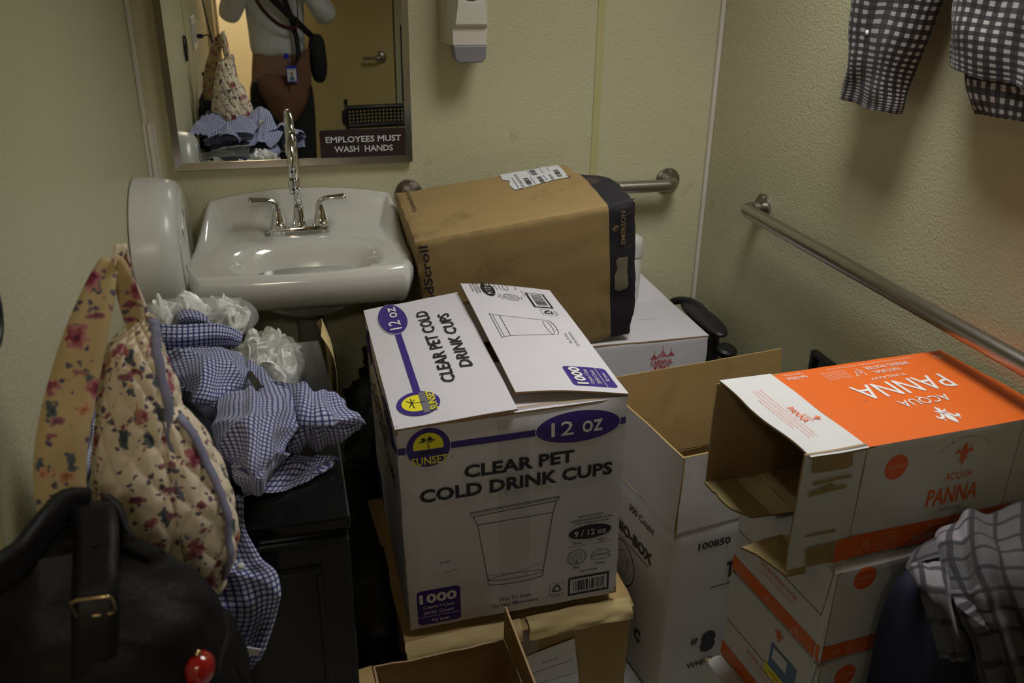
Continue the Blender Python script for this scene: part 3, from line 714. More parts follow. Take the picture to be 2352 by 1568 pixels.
# ---- white bottle behind the brown box
t = thing('bottle', 'white plastic bottle standing behind the brown box in the corner', 'bottle', (.978, 2.375, .551))
MB().lathe([(.0, 0), (.030, 0), (.034, .004), (.034, .135), (.031, .142)], (.978, 2.375, .551), n=28).build('body', M['white_plastic'], t, True, autos=40)
MB().lathe([(.036, 0), (.037, .005), (.037, .040), (.033, .055), (.02, .063), (.0, .065)], (.978, 2.375, .692), n=28).build('cap', M['white_plastic'], t, True, autos=50)
# ================================================================== CARTONS
def crumple(w, d, h, amp=.0012, edge=.012, er=.0035, seed=0):
    """local-space warp for a carton: soft worn edges, slight waviness"""
    def fn(p, *a):
        q = V(p); s_ = V((seed * 2.1, seed, 0))
        # rounded worn corners: pull in where two faces meet
        dx = w / 2 - abs(q.x); dy = d / 2 - abs(q.y); dz = min(q.z, h - q.z)
        for (c, e) in ((0, dx), (1, dy)):
            pass
        near = sorted((dx, dy, dz))[1]
        k = max(0, 1 - near / edge)
        if k > 0:
            c = V((0, 0, h / 2)); dirn = V((math.copysign(1 if dx < edge else 0, q.x), math.copysign(1 if dy < edge else 0, q.y), (1 if q.z > h / 2 else -1) if dz < edge else 0))
            if dirn.length: q -= dirn.normalized() * er * k * k * (1 + .6 * noise.noise(q * 35 + s_))
        q += noise.noise_vector(q * 9 + s_) * amp
        return q
    return fn
def carton(t, w, d, h, mats, faces='FLRBD', warp=None, th=.004, seg=24, names=None):
    """four walls + bottom, thickness to the inside, in the carton's own frame"""
    fr = {'F': ((-w/2, -d/2, 0), (1, 0, 0), (0, 0, 1), w, h), 'B': ((w/2, d/2, 0), (-1, 0, 0), (0, 0, 1), w, h),
          'L': ((-w/2, d/2, 0), (0, -1, 0), (0, 0, 1), d, h), 'R': ((w/2, -d/2, 0), (0, 1, 0), (0, 0, 1), d, h),
          'D': ((-w/2, d/2, 0), (1, 0, 0), (0, -1, 0), w, d), 'T': ((-w/2, -d/2, h), (1, 0, 0), (0, 1, 0), w, d)}
    nm = {'F': 'side_panel', 'B': 'side_panel', 'L': 'side_panel', 'R': 'side_panel', 'D': 'bottom_panel', 'T': 'top_panel'}
    r = {}
    for f in faces:
        o, u, v, lu, lv = fr[f]
        r[f] = MB().slab(o, u, v, lu, lv, th, seg, seg, warp=warp).build(nm[f], mats, t, autos=50)
    return r
def face(w, d, h, f, warp=None):
    return {'F': Print((-w/2, -d/2, 0), (1, 0, 0), (0, 0, 1), warp), 'T': Print((-w/2, -d/2, h), (1, 0, 0), (0, 1, 0), warp), 'L': Print((-w/2, d/2, 0), (0, -1, 0), (0, 0, 1), warp)}[f]
def flap(t, o, u, v, lu, lv, mats, th=.004, warp=None, seg=(20, 8), name='flap', label=None):
    ob = MB().slab(o, u, v, lu, lv, th, seg[0], seg[1], warp=warp).build(name, mats, t, autos=50)
    if label: ob['label'] = label
    return ob
def wobble(amp, f=12, seed=0): return lambda p, a=0, b=0: V(p) + noise.noise_vector(V(p) * f + V((seed, seed * 2, 0))) * amp

def cup_art(pr, mirror=False):
    """artwork of the cup carton's long side, u 0..435 mm, v 0..474 mm"""
    pr.rect('purple_ink', 0.003, .4145, .4325, .4285, nu=6)
    pr.ell('white_ink', .3385, .4225, .0835, .0345, .0009).ell('purple_ink', .3385, .4225, .0820, .0330, .0012)
    pr.text('white_ink', '12', .3075, .4235, .043, .030, bold=.01, lift=.0015).text('white_ink', 'oz', .3655, .4215, .040, .026, bold=.01, lift=.0015)
    pr.ell('white_ink', .0575, .423, .0410, .0410, .0009).ell('purple_ink', .0575, .423, .0400, .0400, .0012)
    pr.poly('yellow_ink', [(.0575 + .0275 * math.cos(a), .427 + .0265 * math.sin(a)) for a in [math.radians(-15 + 210 * k / 24) for k in range(25)]], .0015)
    pr.poly('black_ink', [(.0575 + .021 * math.cos(a), .4135 + .003 * math.sin(a)) for a in [2 * PI * k / 16 for k in range(16)]], .0018)
    pr.line('black_ink', [(.057, .414), (.0585, .422), (.0575, .431), (.056, .4375)], .0018, .0019)
    for ax, ay in ((-.017, -.003), (-.013, .006), (-.003, .0115), (.010, .0085), (.0155, 0), (.010, -.006), (-.009, -.007)):
        pr.poly('black_ink', [(.056, .4395), (.056 + ax * .5 - ay * .16, .4385 + ay * .75 + abs(ax) * .18), (.056 + ax, .4375 + ay * .6), (.056 + ax * .5 + ay * .1, .4365 + ay * .45)], .0019)
    pr.text('yellow_ink', 'SUNSET', .0585, .3975, .066, .0170, bold=.015, lift=.0020).text('grey_ink', 'BRAND', .0575, .3865, .018, .0035, lift=.002)
    pr.text('grey_ink', 'o', .1005, .397, .004, .004, lift=.001)
    pr.text('black_ink', 'CLEAR PET', .2260, .3600, .212, .0285, bold=.036).text('black_ink', 'COLD DRINK CUPS', .2230, .3195, .374, .0295, bold=.036)
    # cup line drawing
    lw = .0014
    pr.line('black_ink', [(.1290, .2660), (.3045, .2715), (.3035, .2665), (.3005, .2620)], lw).line('black_ink', [(.1290, .2660), (.1300, .2605), (.1335, .2560), (.3000, .2620)], lw)
    pr.line('black_ink', [(.1315, .2625), (.3030, .2680)], lw * .7)
    pr.line('black_ink', [(.1350, .2560), (.1425, .2350), (.2925, .2360), (.2985, .2620)], lw).line('black_ink', [(.1430, .2350), (.1610, .0960)], lw).line('black_ink', [(.2920, .2360), (.2745, .1010)], lw)
    pr.line('black_ink', [(.1610, .0960), (.1620, .0860)] + [(.218 - .056 * math.cos(a), .0860 - .0075 * math.sin(a)) for a in [PI * k / 14 for k in range(1, 14)]] + [(.2740, .0880), (.2745, .1010)], lw)
    pr.line('black_ink', [(.218 - .0565 * math.cos(a), .0960 + .0060 * math.sin(a)) for a in [2 * PI * k / 30 for k in range(31)]], lw * .8)
    pr.line('grey_ink', [(.1625, .107), (.218, .1035), (.2735, .118)], lw * .6)
    for i, s_ in enumerate(('MATCH CUP WITH', 'CORRESPONDING SHAPE OR SIZE', 'SUNSET CLEAR PET CUP LID')):
        pr.text('black_ink', s_, .3710, .2140 - .0080 * i, (.048, .088, .074)[i], .0042, bold=.02)
    pr.ell('black_ink', .3700, .1740, .0450, .0170).text('white_ink', '9 / 12 oz', .3700, .1740, .066, .0145, bold=.01, lift=.0012)
    pr.text('black_ink', '92mm', .3440, .1500, .020, .0040, bold=.02).text('black_ink', '92mm', .3960, .1500, .020, .0040, bold=.02)
    pr.line('black_ink', [(.324, .143), (.364, .143)], .0008).line('black_ink', [(.376, .143), (.416, .143)], .0008)
    for r_ in (.0200, .0175, .0120, .0080, .0030): pr.ring('black_ink', .3440, .1150, r_, r_ * .98, .0008)
    pr.line('black_ink', [(.344, .107), (.342, .1), (.346, .1), (.344, .107)], .001)
    pr.ring('black_ink', .3945, .1060, .0205, .0055, .0010); pr.line('black_ink', [(.374, .106), (.376, .117), (.384, .1255), (.405, .1255), (.413, .117), (.415, .106)], .001); pr.ring('black_ink', .3945, .117, .0185, .004, .0007)
    pr.text('black_ink', 'Flat', .3440, .0890, .014, .0060, bold=.01).text('black_ink', 'Dome', .3940, .0910, .020, .0058, bold=.01).text('black_ink', 'Not To Scale', .3700, .0780, .036, .0048, bold=.02)
    pr.rect('black_ink', .3270, .0180, .4150, .0650); pr.rect('carton_white', .3315, .0235, .4105, .0600, .0009)
    pr.bars('black_ink', .338, .029, .404, .0555, 46, .0012); pr.text('black_ink', '7  90693 01010  8', .371, .0262, .07, .0035, lift=.0012)
    pr.line('black_ink', [(.2880, .0290), (.3180, .0290), (.3180, .0580), (.2880, .0580)], .0008, close=True)
    recycle(pr, .3030, .0435, .011, 'black_ink')
    pr.text('black_ink', 'Recyclable', .3030, .0240, .020, .0032, bold=.02)
    pr.rrect('purple_ink', .0185, .0125, .1045, .0985, .008)
    pr.text('white_ink', '1000', .0605, .0785, .074, .0235, bold=.035, lift=.0011).text('white_ink', 'Count / Case', .0605, .0575, .062, .0080, bold=.01, lift=.0011)
    pr.text('white_ink', '20/50 Count', .0605, .0425, .060, .0080, bold=.01, lift=.0011).text('white_ink', '92 mm', .0630, .0220, .036, .0075, bold=.01, lift=.0011)
    pr.line('white_ink', [(.0185, .0330), (.1045, .0330)], .0010, .0011)
    pr.text('black_ink', 'Not To Scale', .2170, .0420, .067, .0080, bold=.01).text('black_ink', 'Do Not Microwave', .2160, .0270, .096, .0080, bold=.01)
    pr.text('purple_ink', '5/06/', .078, .160, .022, .006, rot=4).text('purple_ink', '11 00 01', .080, .135, .045, .003, rot=8)
def recycle(pr, cu, cv, r, m):
    for k in range(3):
        a = math.radians(90 + 120 * k)
        c, s_ = math.cos(a), math.sin(a)
        def R_(x, y): return (cu + (x * c - y * s_) * r, cv + (x * s_ + y * c) * r)
        pr.poly(m, [R_(.95, -.40), R_(.95, .20), R_(.55, .35), R_(.55, -.35)], .0012); pr.poly(m, [R_(.75, .15), R_(.30, .85), R_(.05, .55), R_(.5, .1)], .0012)
# ---- the cup carton
w, d, h = .4351, .5089, .4742
R3 = Euler((.0334, -.0298, .0049)).to_matrix()
cc = V((.368, 1.6287, .5391)) - R3 @ V((0, 0, h / 2))
t = thing('cup_carton', 'white and purple cold drink cup carton reading CLEAR PET COLD DRINK CUPS', 'box', cc, (.0334, -.0298, .0049))
MATS[t.name] = Matrix.Translation(cc) @ R3.to_4x4()
WC = [M['carton_white'], M['kraft_in'], M['kraft_edge']]
wp = crumple(w, d, h, .0010, seed=1)
def wpc(p, *a):
    q = wp(p)
    if p[2] > h - .045: q.y += .010 * max(0, (p[2] - h + .045) / .045) ** 1.5 * math.sin(PI * min(1, max(0, (p[0] + w / 2) / w))) if p[1] < -d / 2 + .01 else 0
    return q
r = carton(t, w, d, h, WC, 'FLRBD', wpc)
pr = face(w, d, h, 'F', wpc); pr.flat = True; cup_art(pr)
pr.rect('clear_tape', .185, .03, .245, .455, .0003, nu=1)
pr.flush(t)
# left side print, steeply foreshortened
pr = face(w, d, h, 'L', wpc)
pr.rect('purple_ink', .003, .4145, .506, .4285, nu=6); pr.ell('purple_ink', .40, .4225, .080, .033, .0012).text('white_ink', '12 oz', .40, .4225, .11, .028, lift=.0015)
pr.ell('purple_ink', .08, .423, .04, .04, .0012).text('yellow_ink', 'SUNSET', .08, .40, .06, .015, lift=.0016)
pr.text('black_ink', 'CLEAR PET', .26, .36, .24, .028, bold=.036).text('black_ink', 'COLD DRINK CUPS', .26, .32, .40, .028, bold=.036)
pr.line('black_ink', [(.20, .265), (.34, .265), (.31, .09), (.23, .09)], .0014, close=True); pr.rrect('purple_ink', .02, .0125, .11, .0985, .008)
pr.flush(t)
# top flaps: left one lies almost flat, right one is lifted along the middle seam
def lf(p, *a):
    q = V(p); x = (q.x + w / 2) / (w / 2); yv = (q.y + d / 2) / d
    q.z = h + .002 + .004 * x + .012 * math.sin(PI * min(1, x)) * .5 * (1 - abs(2 * yv - 1)) - .004 * (1 - yv) * (1 - x)
    q.y += (.045 * x) * yv ** 3 * .9 - .004 * (yv < .02)
    q.z += noise.noise(q * 11) * .0025
    return q
def rf(p, *a):
    q = V(p); x = (w / 2 - q.x) / (w / 2); yv = (q.y + d / 2) / d
    q.z = h + .003 + .030 * x * (.55 + .45 * yv) + .004 * math.sin(PI * x)
    q.y += .030 * x * yv + .035 * x * (1 - yv)
    q.z += noise.noise(q * 9 + V((4, 4, 4))) * .0022
    return q
o1 = flap(t, (-w/2, -d/2, h), (1, 0, 0), (0, 1, 0), w / 2 + .004, d, WC, warp=lf, seg=(24, 30), name='top_flap')
o2 = flap(t, (.010, -d/2, h), (1, 0, 0), (0, 1, 0), w / 2 - .010, d, WC, warp=rf, seg=(24, 30), name='top_flap')
# under flaps: short ones
flap(t, (-w/2 + .01, -d/2 + .004, h - .006), (1, 0, 0), (0, 1, 0), w - .02, .2, WC, seg=(8, 6), name='inner_flap', warp=wobble(.001)); flap(t, (-w/2 + .01, d/2 - .204, h - .006), (1, 0, 0), (0, 1, 0), w - .02, .2, WC, seg=(8, 6), name='inner_flap', warp=wobble(.001))
pr = Print((-w/2, -d/2, h), (1, 0, 0), (0, 1, 0), lf)
for a_, b_ in ((.105, .20), (.20, .30), (.30, .40), (.40, .508)): pr.rect('purple_ink', .050, a_, .0635, b_, .0012)
pr.ell('white_ink', .0560, .432, .0330, .0775, .0016).ell('purple_ink', .0560, .432, .0315, .0760, .0020).text('white_ink', '12 oz', .0560, .432, .115, .026, rot=90, bold=.01, lift=.0026)
pr.ell('purple_ink', .0530, .066, .040, .0395, .0018)
pr.poly('yellow_ink', [(.050 - .0275 * math.sin(a), .067 + .0265 * math.cos(a)) for a in [math.radians(-15 + 210 * k / 24) for k in range(25)]], .0023)
pr.poly('grey_ink', [(.066, .032), (.080, .040), (.080, .092), (.066, .099), (.058, .099), (.058, .032)], .0024)
pr.line('black_ink', [(.066, .066), (.050, .067), (.041, .068)], .0018, .0028)
for ax, ay in ((-.017, -.003), (-.013, .006), (.010, .0085), (.0155, 0), (.010, -.006)): pr.line('black_ink', [(.041, .068), (.041 - ay, .068 + ax)], .002, .0028)
pr.text('yellow_ink', 'SUNSET', .0780, .067, .064, .015, rot=90, bold=.015, lift=.003)
pr.text('black_ink', 'CLEAR PET COLD', .1220, .2850, .325, .0270, rot=90, bold=.015, lift=.0016).text('black_ink', 'DRINK CUPS', .1660, .2950, .245, .0260, rot=90, bold=.015, lift=.0016)
pr.flush(t)
pr = Print((-w/2, -d/2, h), (1, 0, 0), (0, 1, 0), rf)
lw = .0012
def q_(a, b): # cup drawing lies on its side: mouth to the left
    return (.2560 + (.2660 - b) * .66, .2250 + (a - .128) * .66)
pr.line('black_ink', [q_(.128, .266), q_(.304, .266), q_(.3005, .262), q_(.2985, .256), q_(.293, .236), q_(.2745, .100)], lw).line('black_ink', [q_(.128, .266), q_(.1335, .256), q_(.1425, .236), q_(.161, .096)], lw)
pr.line('black_ink', [q_(.1425, .236), q_(.2925, .236)], lw).line('black_ink', [q_(.1335, .257), q_(.2985, .257)], lw * .7)
pr.line('black_ink', [q_(.218 - .056 * math.cos(a), .086 - .013 * math.sin(a)) for a in [PI * k / 14 for k in range(15)]], lw).line('black_ink', [q_(.218 - .056 * math.cos(a), .096 + .010 * math.sin(a)) for a in [2 * PI * k / 30 for k in range(31)]], lw * .8)
pr.ell('black_ink', .2830, .4760, .0150, .0400).text('white_ink', '9 / 12 oz', .2830, .4760, .062, .013, rot=90, lift=.0012)
for i in range(3): pr.text('black_ink', ('MATCH CUP WITH', 'CORRESPONDING SHAPE OR SIZE', 'SUNSET CLEAR PET CUP LID')[i], .2480 + .0075 * i, .4840, (.04, .07, .06)[i], .004, rot=90, bold=.02)
for cv in (.455,):
    for r_ in (.0180, .0155, .0105, .0065, .0025): pr.ring('black_ink', .3270, cv - .018, r_, r_, .0008)
pr.ring('black_ink', .3270, .495, .0055, .0185, .001); pr.line('black_ink', [(.3270, .476), (.318, .479), (.313, .486), (.313, .504), (.318, .511), (.327, .514)], .001)
pr.line('black_ink', [(.305, .42), (.305, .455)], .0008).line('black_ink', [(.305, .475), (.305, .51)], .0008)
pr.text('black_ink', '92mm', .2990, .438, .018, .004, rot=90).text('black_ink', '92mm', .2990, .493, .018, .004, rot=90).text('black_ink', 'Flat', .3500, .437, .014, .005, rot=90).text('black_ink', 'Dome', .3500, .495, .018, .005, rot=90).text('black_ink', 'Not To Scale', .3600, .466, .034, .004, rot=90)
pr.rect('black_ink', .3660, .3900, .4100, .4740); pr.rect('carton_white', .3710, .3945, .4050, .4695, .0009); pr.bars('black_ink', .376, .400, .401, .464, 46, .0012, vert=False)
pr.line('black_ink', [(.3760, .3500), (.4060, .3500), (.4060, .3800), (.3760, .3800)], .0008, close=True); recycle(pr, .3910, .3650, .011, 'black_ink'); pr.text('black_ink', 'Recyclable', .4100, .3650, .02, .003, rot=90)
pr.text('black_ink', 'Not To Scale', .3930, .2320, .045, .0065, rot=90).text('black_ink', 'Do Not Microwave', .4040, .2300, .066, .0065, rot=90)
pr.rrect('purple_ink', .3400, .0200, .4240, .1000, .008)
pr.text('white_ink', '1000', .3595, .0600, .070, .0220, rot=90, bold=.035, lift=.0012).text('white_ink', 'Count / Case', .3795, .0600, .058, .0075, rot=90, lift=.0012).text('white_ink', '20/50 Count', .3930, .0600, .056, .0075, rot=90, lift=.0012).text('white_ink', '92 mm', .4130, .0620, .034, .0070, rot=90, lift=.0012)
pr.line('white_ink', [(.4035, .0200), (.4035, .1000)], .0010, .0012)
pr.flush(t)

# ---- brown carton under the cup carton
w, d, h = .4837, .48, .268
t = thing('kraft_carton', 'brown kraft carton with a taped lip and shipping label under the cup carton', 'box', (.3786, 1.612, 0), (0, 0, .0587))
wk = crumple(w, d, h, .0016, seed=5, er=.004)
KM = [M['kraft'], M['kraft_in'], M['kraft_edge']]
carton(t, w, d, h, KM, 'FLRBD', wk)
def ktop(p, *a):
    q = V(p); e = max(0, 1 - (q.y + d / 2) / .030); q.z += .010 * (1 - e) + .004 * math.sin(q.x * 40) * .2; q.z -= .006 * e
    q.y -= .012 * max(0, 1 - abs((q.y + d / 2) - .008) / .02); q.z += .028 * (q.y + d / 2) / d
    return q + noise.noise_vector(q * 14) * .003
flap(t, (-w/2 - .002, -d/2, h - .002), (1, 0, 0), (0, 1, 0), w + .002, d / 2, KM, warp=ktop, seg=(40, 20), name='top_flap'); flap(t, (-w/2, 0, h - .002), (1, 0, 0), (0, 1, 0), w, d / 2, KM, warp=ktop, seg=(30, 20), name='top_flap')
pr = Print((-w/2, -d/2, 0), (1, 0, 0), (0, 0, 1), lambda p: wk(p) - V((0, .002, 0)))
pr.rect('tape', .236, .13, .272, .255, .0006)
pr.poly('paper', [(.235, .02), (.375, .02), (.353, .206), (.225, .178)], .0016)
pr.line('grey_ink', [(.232, .128), (.352, .148)], .001, .0022).line('grey_ink', [(.236, .098), (.358, .110)], .001, .0022).line('grey_ink', [(.24, .06), (.364, .068)], .001, .0022)
for i in range(5): pr.text('black_ink', ('PRIORITY 2LB', 'SHIP TO', 'ORDER NO 4418', 'BOX 1 OF 1', 'Part')[i], (.300, .252, .262, .335, .352)[i], (.158, .116, .082, .084, .050)[i], (.034, .02, .034, .02, .016)[i], .005, rot=8, lift=.0022)
pr.bars('black_ink', .245, .018, .330, .052, 50, .0024); pr.rect('black_ink', .340, .018, .362, .040, .0022)
pr.flush(t)
for xa, xb in ((-w/2 - .004, -.008), (.006, w/2 - .008)):
    MB().slab((xa, -d/2 - .020, h - .026), (1, 0, 0), (0, .62, 1), xb - xa, .040, .005, 40, 8, warp=lambda p, a, b: V(p) + noise.noise_vector(V((p[0] * 18, p[1] * 60, p[2] * 60))) * .004 + V((0, -.006 * math.sin(PI * b), 0))).build('taped_lip', [M['kraft_pale'], M['kraft_in'], M['kraft_edge']], t, autos=60)
MB().slab((-w/2 + .03, -d/2 - .028, h - .028), (1, 0, 0), (0, .5, 1), .19, .018, .0006, 30, 4, warp=lambda p, a, b: V(p) + noise.noise_vector(V(p) * 30) * .003).build('packing_tape', M['tape'], t)

# ---- small open carton in front
w, d, h = .262, .20, .285
t = thing('open_kraft_carton', 'small open brown carton in front of the cup carton', 'box', (.213, 1.220, 0), (0, 0, .055))
wk2 = crumple(w, d, h, .0012, seed=9)
KD = [M['kraft'], M['kraft_in'], M['kraft_edge']]
carton(t, w, d, h, KD, 'FLRBD', wk2)
# the right flap stands up, highest at the back
def fr_(p, a=0, b=0):
    q = V(p); q.z += .0; return q + noise.noise_vector(q * 12) * .001
mb = MB(); 
mb.slab((w/2 - .001, d/2, h), (0, -1, 0), (.02, 0, 1), d, .075, .004, 16, 6, warp=lambda p, a, b: V((p[0], p[1], h + (p[2] - h) * (1 - .35 * a))))
mb.build('flap', KD, t, autos=50)
mb = MB().slab((-w/2, -d/2, h), (0, 1, 0), (-.9, 0, -.15), d, .075, .004, 10, 6, warp=wobble(.001)); mb.build('flap', KD, t, autos=50)

# ---- big worn compressor carton, tilted
w, d, h = .542, .3059, .3977
RK = Euler((.1416, -.1283, -.0032)).to_matrix(); ck = V((.5706, 2.1946, .7492)) - RK @ V((0, 0, h / 2))
t = thing('compressor_carton', 'large worn brown carton with a crumpled black end, tilted beside the sink', 'box', ck, (.1416, -.1283, -.0032))
MATS[t.name] = Matrix.Translation(ck) @ RK.to_4x4()
# dark printed end by local x
kb = kraft('worn_kraft_with_black_end', (.325, .220, .085), stripe=.03, dirt=.45, axis='X')
N, L, b = nodes(kb); tc = N.new('ShaderNodeTexCoord'); sp = N.new('ShaderNodeSeparateXYZ'); L.new(tc.outputs['Object'], sp.inputs[0])
gt = N.new('ShaderNodeMath'); gt.operation = 'GREATER_THAN'; gt.inputs[1].default_value = -w / 2 + .4885; L.new(sp.outputs[0], gt.inputs[0])
nz = N.new('ShaderNodeTexNoise'); nz.inputs['Scale'].default_value = 14; nz.inputs['Detail'].default_value = 6; nz.inputs['Distortion'].default_value = 1.5
mp = N.new('ShaderNodeMapping'); mp.inputs['Scale'].default_value = (.5, 1.4, 2.6); mp.inputs['Rotation'].default_value = (0, .5, .3); L.new(tc.outputs['Object'], mp.inputs[0]); L.new(mp.outputs[0], nz.inputs['Vector'])
rp = N.new('ShaderNodeValToRGB'); rp.color_ramp.elements[0].position = .62; rp.color_ramp.elements[0].color = (.016, .013, .018, 1); rp.color_ramp.elements[1].position = .80; rp.color_ramp.elements[1].color = (.12, .075, .04, 1); L.new(nz.outputs['Fac'], rp.inputs[0])
mx = N.new('ShaderNodeMix'); mx.data_type = 'RGBA'; L.new(gt.outputs[0], mx.inputs[0]); L.new(b.inputs['Base Color'].links[0].from_socket, mx.inputs[6]); L.new(rp.outputs[0], mx.inputs[7]); L.new(mx.outputs[2], b.inputs['Base Color'])
KB = [kb, M['kraft_in'], M['kraft_edge']]
def wk3(p, *a):
    q = V(p); X = q.x + w / 2; Y = q.y + d / 2; Z = q.z
    k = smooth(.40, w, X)
    q += noise.noise_vector(V((q.x * 14, q.y * 30, q.z * 16))) * (.0010 + .0040 * k)
    # the black end is rounded over towards the back and bottom
    e = smooth(.46, w, X); 
    q.x += .022 * e - .050 * e * smooth(.45, 1.0, Y / d) * 1.5; q.x -= .018 * e * (1 - smooth(0, .25, Z / h))
    q.z -= .030 * e * smooth(.5, 1, Y / d) * (Z / h) 
    q.z += .010 * math.sin(PI * X / w) * (Z / h > .98) * (1 - Y / d) * 0
    dx = min(X, w - X); dy = min(Y, d - Y); dz = min(Z, h - Z); near = sorted((dx, dy, dz))[1]; kk = max(0, 1 - near / .02)
    if kk > 0:
        dr = V((0 if dx > .02 else (1 if X > w / 2 else -1), 0 if dy > .02 else (1 if Y > d / 2 else -1), 0 if dz > .02 else (1 if Z > h / 2 else -1)))
        if dr.length: q -= dr.normalized() * (.0055 + .002 * k) * kk * kk * (1 + .8 * noise.noise(q * 40))
    return q
carton(t, w, d, h, KB, 'FLRBDT', wk3, seg=56)
# torn, layered flaps at the black end
for i, (z0, z1, ln, tl) in enumerate(((.02, .37, .030, .10), (.05, .39, .020, .35), (.00, .30, .045, -.15))):
    MB().slab((w/2 - .012 + .004 * i, -d/2 + .006 + .05 * i, z0), (.30 - .25 * i, .95, 0), (0, tl * .1, 1), .10, z1 - z0, .004, 14, 30, warp=lambda p, a, b, i=i: V(p) + noise.noise_vector(V(p) * 26 + V((i, 0, 0))) * .007).build('torn_flap', [M['kraft_ink'], M['kraft_in'], M['kraft_edge']], t, autos=60)
MB().slab((w/2 - .012, -d/2 + .02, h - .01), (.8, .1, -.45), (0, 1, 0), .035, d * .55, .004, 10, 30, warp=lambda p, a, b: V(p) + noise.noise_vector(V(p) * 30) * .006).build('torn_flap', [M['kraft'], M['kraft_in'], M['kraft_edge']], t, autos=60)
pr = Print((-w/2, -d/2, 0), (1, 0, 0), (0, 0, 1), wk3); pr.flat = True
pr.text('tan_ink', 'EMERSON', .5240, .3330, .092, .0125, rot=90, bold=.01, lift=.0050)
for k, (du, dv) in enumerate(((0, 0), (.006, .003), (.012, .006))):
    pr.line('tan_ink', [(.4985 + du * .7, .331 + dv), (.5005 + du * .7, .338 + dv)], .0025, .0050)
pr.line('tan_ink', [(.494, .334), (.503, .344), (.513, .338), (.504, .327)], .0012, .0050, close=True)
pr.text('kraft_ink', 'CopelandScroll', .0235, .2330, .300, .0290, rot=90, bold=.02, lift=.0025).text('kraft_ink', 'TM', .014, .3880, .006, .003, rot=90, lift=.0016)
pr.text('kraft_ink', 'W. 5 FT', .1900, .085, .030, .0075, rot=90, lift=.0016)
pr.poly('tape', [(.500, .158), (.512, .150), (.540, .156), (.544, .246), (.512, .250), (.504, .240), (.508, .22), (.500, .20)], .0030)
pr.flush(t)
pr = Print((-w/2, -d/2, h), (1, 0, 0), (0, 1, 0), wk3); pr.flat = True
pr.text('kraft_ink', 'CopelandScroll', .0320, .2250, .135, .0135, rot=90, bold=.01, lift=.0030)
pr.poly('paper', [(.286, .300), (.448, .303), (.452, .205), (.400, .200), (.318, .186), (.300, .180), (.292, .215), (.300, .245), (.284, .262)], .0020)
pr.line('black_ink', [(.310, .190), (.310, .262)], .0016, .0026).line('black_ink', [(.300, .184), (.318, .184)], .0025, .0026).line('black_ink', [(.446, .200), (.458, .208), (.448, .218)], .0022, .0026)
pr.text('black_ink', 'ZF15KE-PFJ-818', .3245, .2330, .088, .0100, rot=90, lift=.0026)
pr.bars('black_ink', .336, .196, .350, .248, 34, .0026, vert=False); pr.bars('black_ink', .366, .252, .380, .292, 30, .0026, vert=False, seed=3); pr.bars('black_ink', .372, .196, .384, .238, 30, .0026, vert=False, seed=4); pr.bars('black_ink', .424, .214, .438, .262, 34, .0026, vert=False, seed=5)
for i, s_ in enumerate(('COPELAND SCROLL', 'MADE IN MEXICO', 'SERIAL NUMBER', '21H8R0145D', 'NO. 2 OF 4', 'QTY 1 EA')):
    pr.text('black_ink', s_, (.357, .362, .392, .408, .396, .415)[i], (.222, .275, .224, .220, .272, .275)[i], (.05, .04, .036, .044, .03, .03)[i], (.004, .004, .004, .008, .005, .005)[i], rot=90, lift=.0026)
pr.flush(t)

# ---- flat white carton on the chair
w, d, h = .42, .285, .165
t = thing('concession_carton', 'flat white carton with a red circus tent logo under the tilted brown box', 'box', (.892, 2.205, .386), (0, 0, .0))
wc4 = crumple(w, d, h, .0012, seed=12, er=.003)
PW = [M['carton_white'], M['kraft_in'], M['kraft_edge']]
carton(t, w, d, h, PW, 'FLRBD', wc4)
flap(t, (-w/2, -d/2, h), (1, 0, 0), (0, 1, 0), w, d * .52, PW, warp=wobble(.0016, 9, 3), name='top_flap', seg=(20, 12)); flap(t, (-w/2, -d/2 + d * .525, h - .001), (1, 0, 0), (0, 1, 0), w, d * .47, PW, warp=wobble(.0016, 9, 4), name='top_flap', seg=(20, 12))
flap(t, (-w/2, d/2 - .002, h - .002), (1, 0, 0), (0, .62, .78), w, .095, PW, warp=lambda p, a, b: V(p) + V((-.075 * b * a, 0, 0)) + noise.noise_vector(V(p) * 9) * .003, name='raised_flap')
pr = Print((-w/2, -d/2, 0), (1, 0, 0), (0, 0, 1), wc4)
def cu_(px, py): 
    q = aty(px, py, 2.205 - d / 2); return (q.x - (.892 - w / 2), q.z - .386)
c0 = cu_(1520, 830)
sc = .00105
def tent(x, y): return (c0[0] + x * sc, c0[1] + y * sc)
pr.text('crimson_ink', 'CARNIVAL', *tent(0, 0), 62 * sc, 15 * sc, rot=2, bold=.012, lift=.001).text('crimson_ink', 'KING', *tent(2, -17), 44 * sc, 17 * sc, rot=2, bold=.015, lift=.001)
for cx, cy, wd, ht in ((0, 14, 15, 24), (-23, 11, 10, 14), (24, 16, 10, 14)):
    pr.line('crimson_ink', [tent(cx, cy + ht), tent(cx, cy + ht + 6)], 1.0 * sc, .001); pr.poly('crimson_ink', [tent(cx - 2, cy + ht + 4), tent(cx + 2, cy + ht + 5), tent(cx, cy + ht + 7)], .001)
    for k in (-3, -2, -1, 0, 1, 2, 3):
        f = k / 3; pr.poly('crimson_ink', [tent(cx, cy + ht), tent(cx + f * wd * .35 + .4, cy + ht * .45), tent(cx + f * wd + 1.2, cy - 2), tent(cx + f * wd - 1.2, cy - 2), tent(cx + f * wd * .35 - .4, cy + ht * .45)], .001)
pr.flush(t)

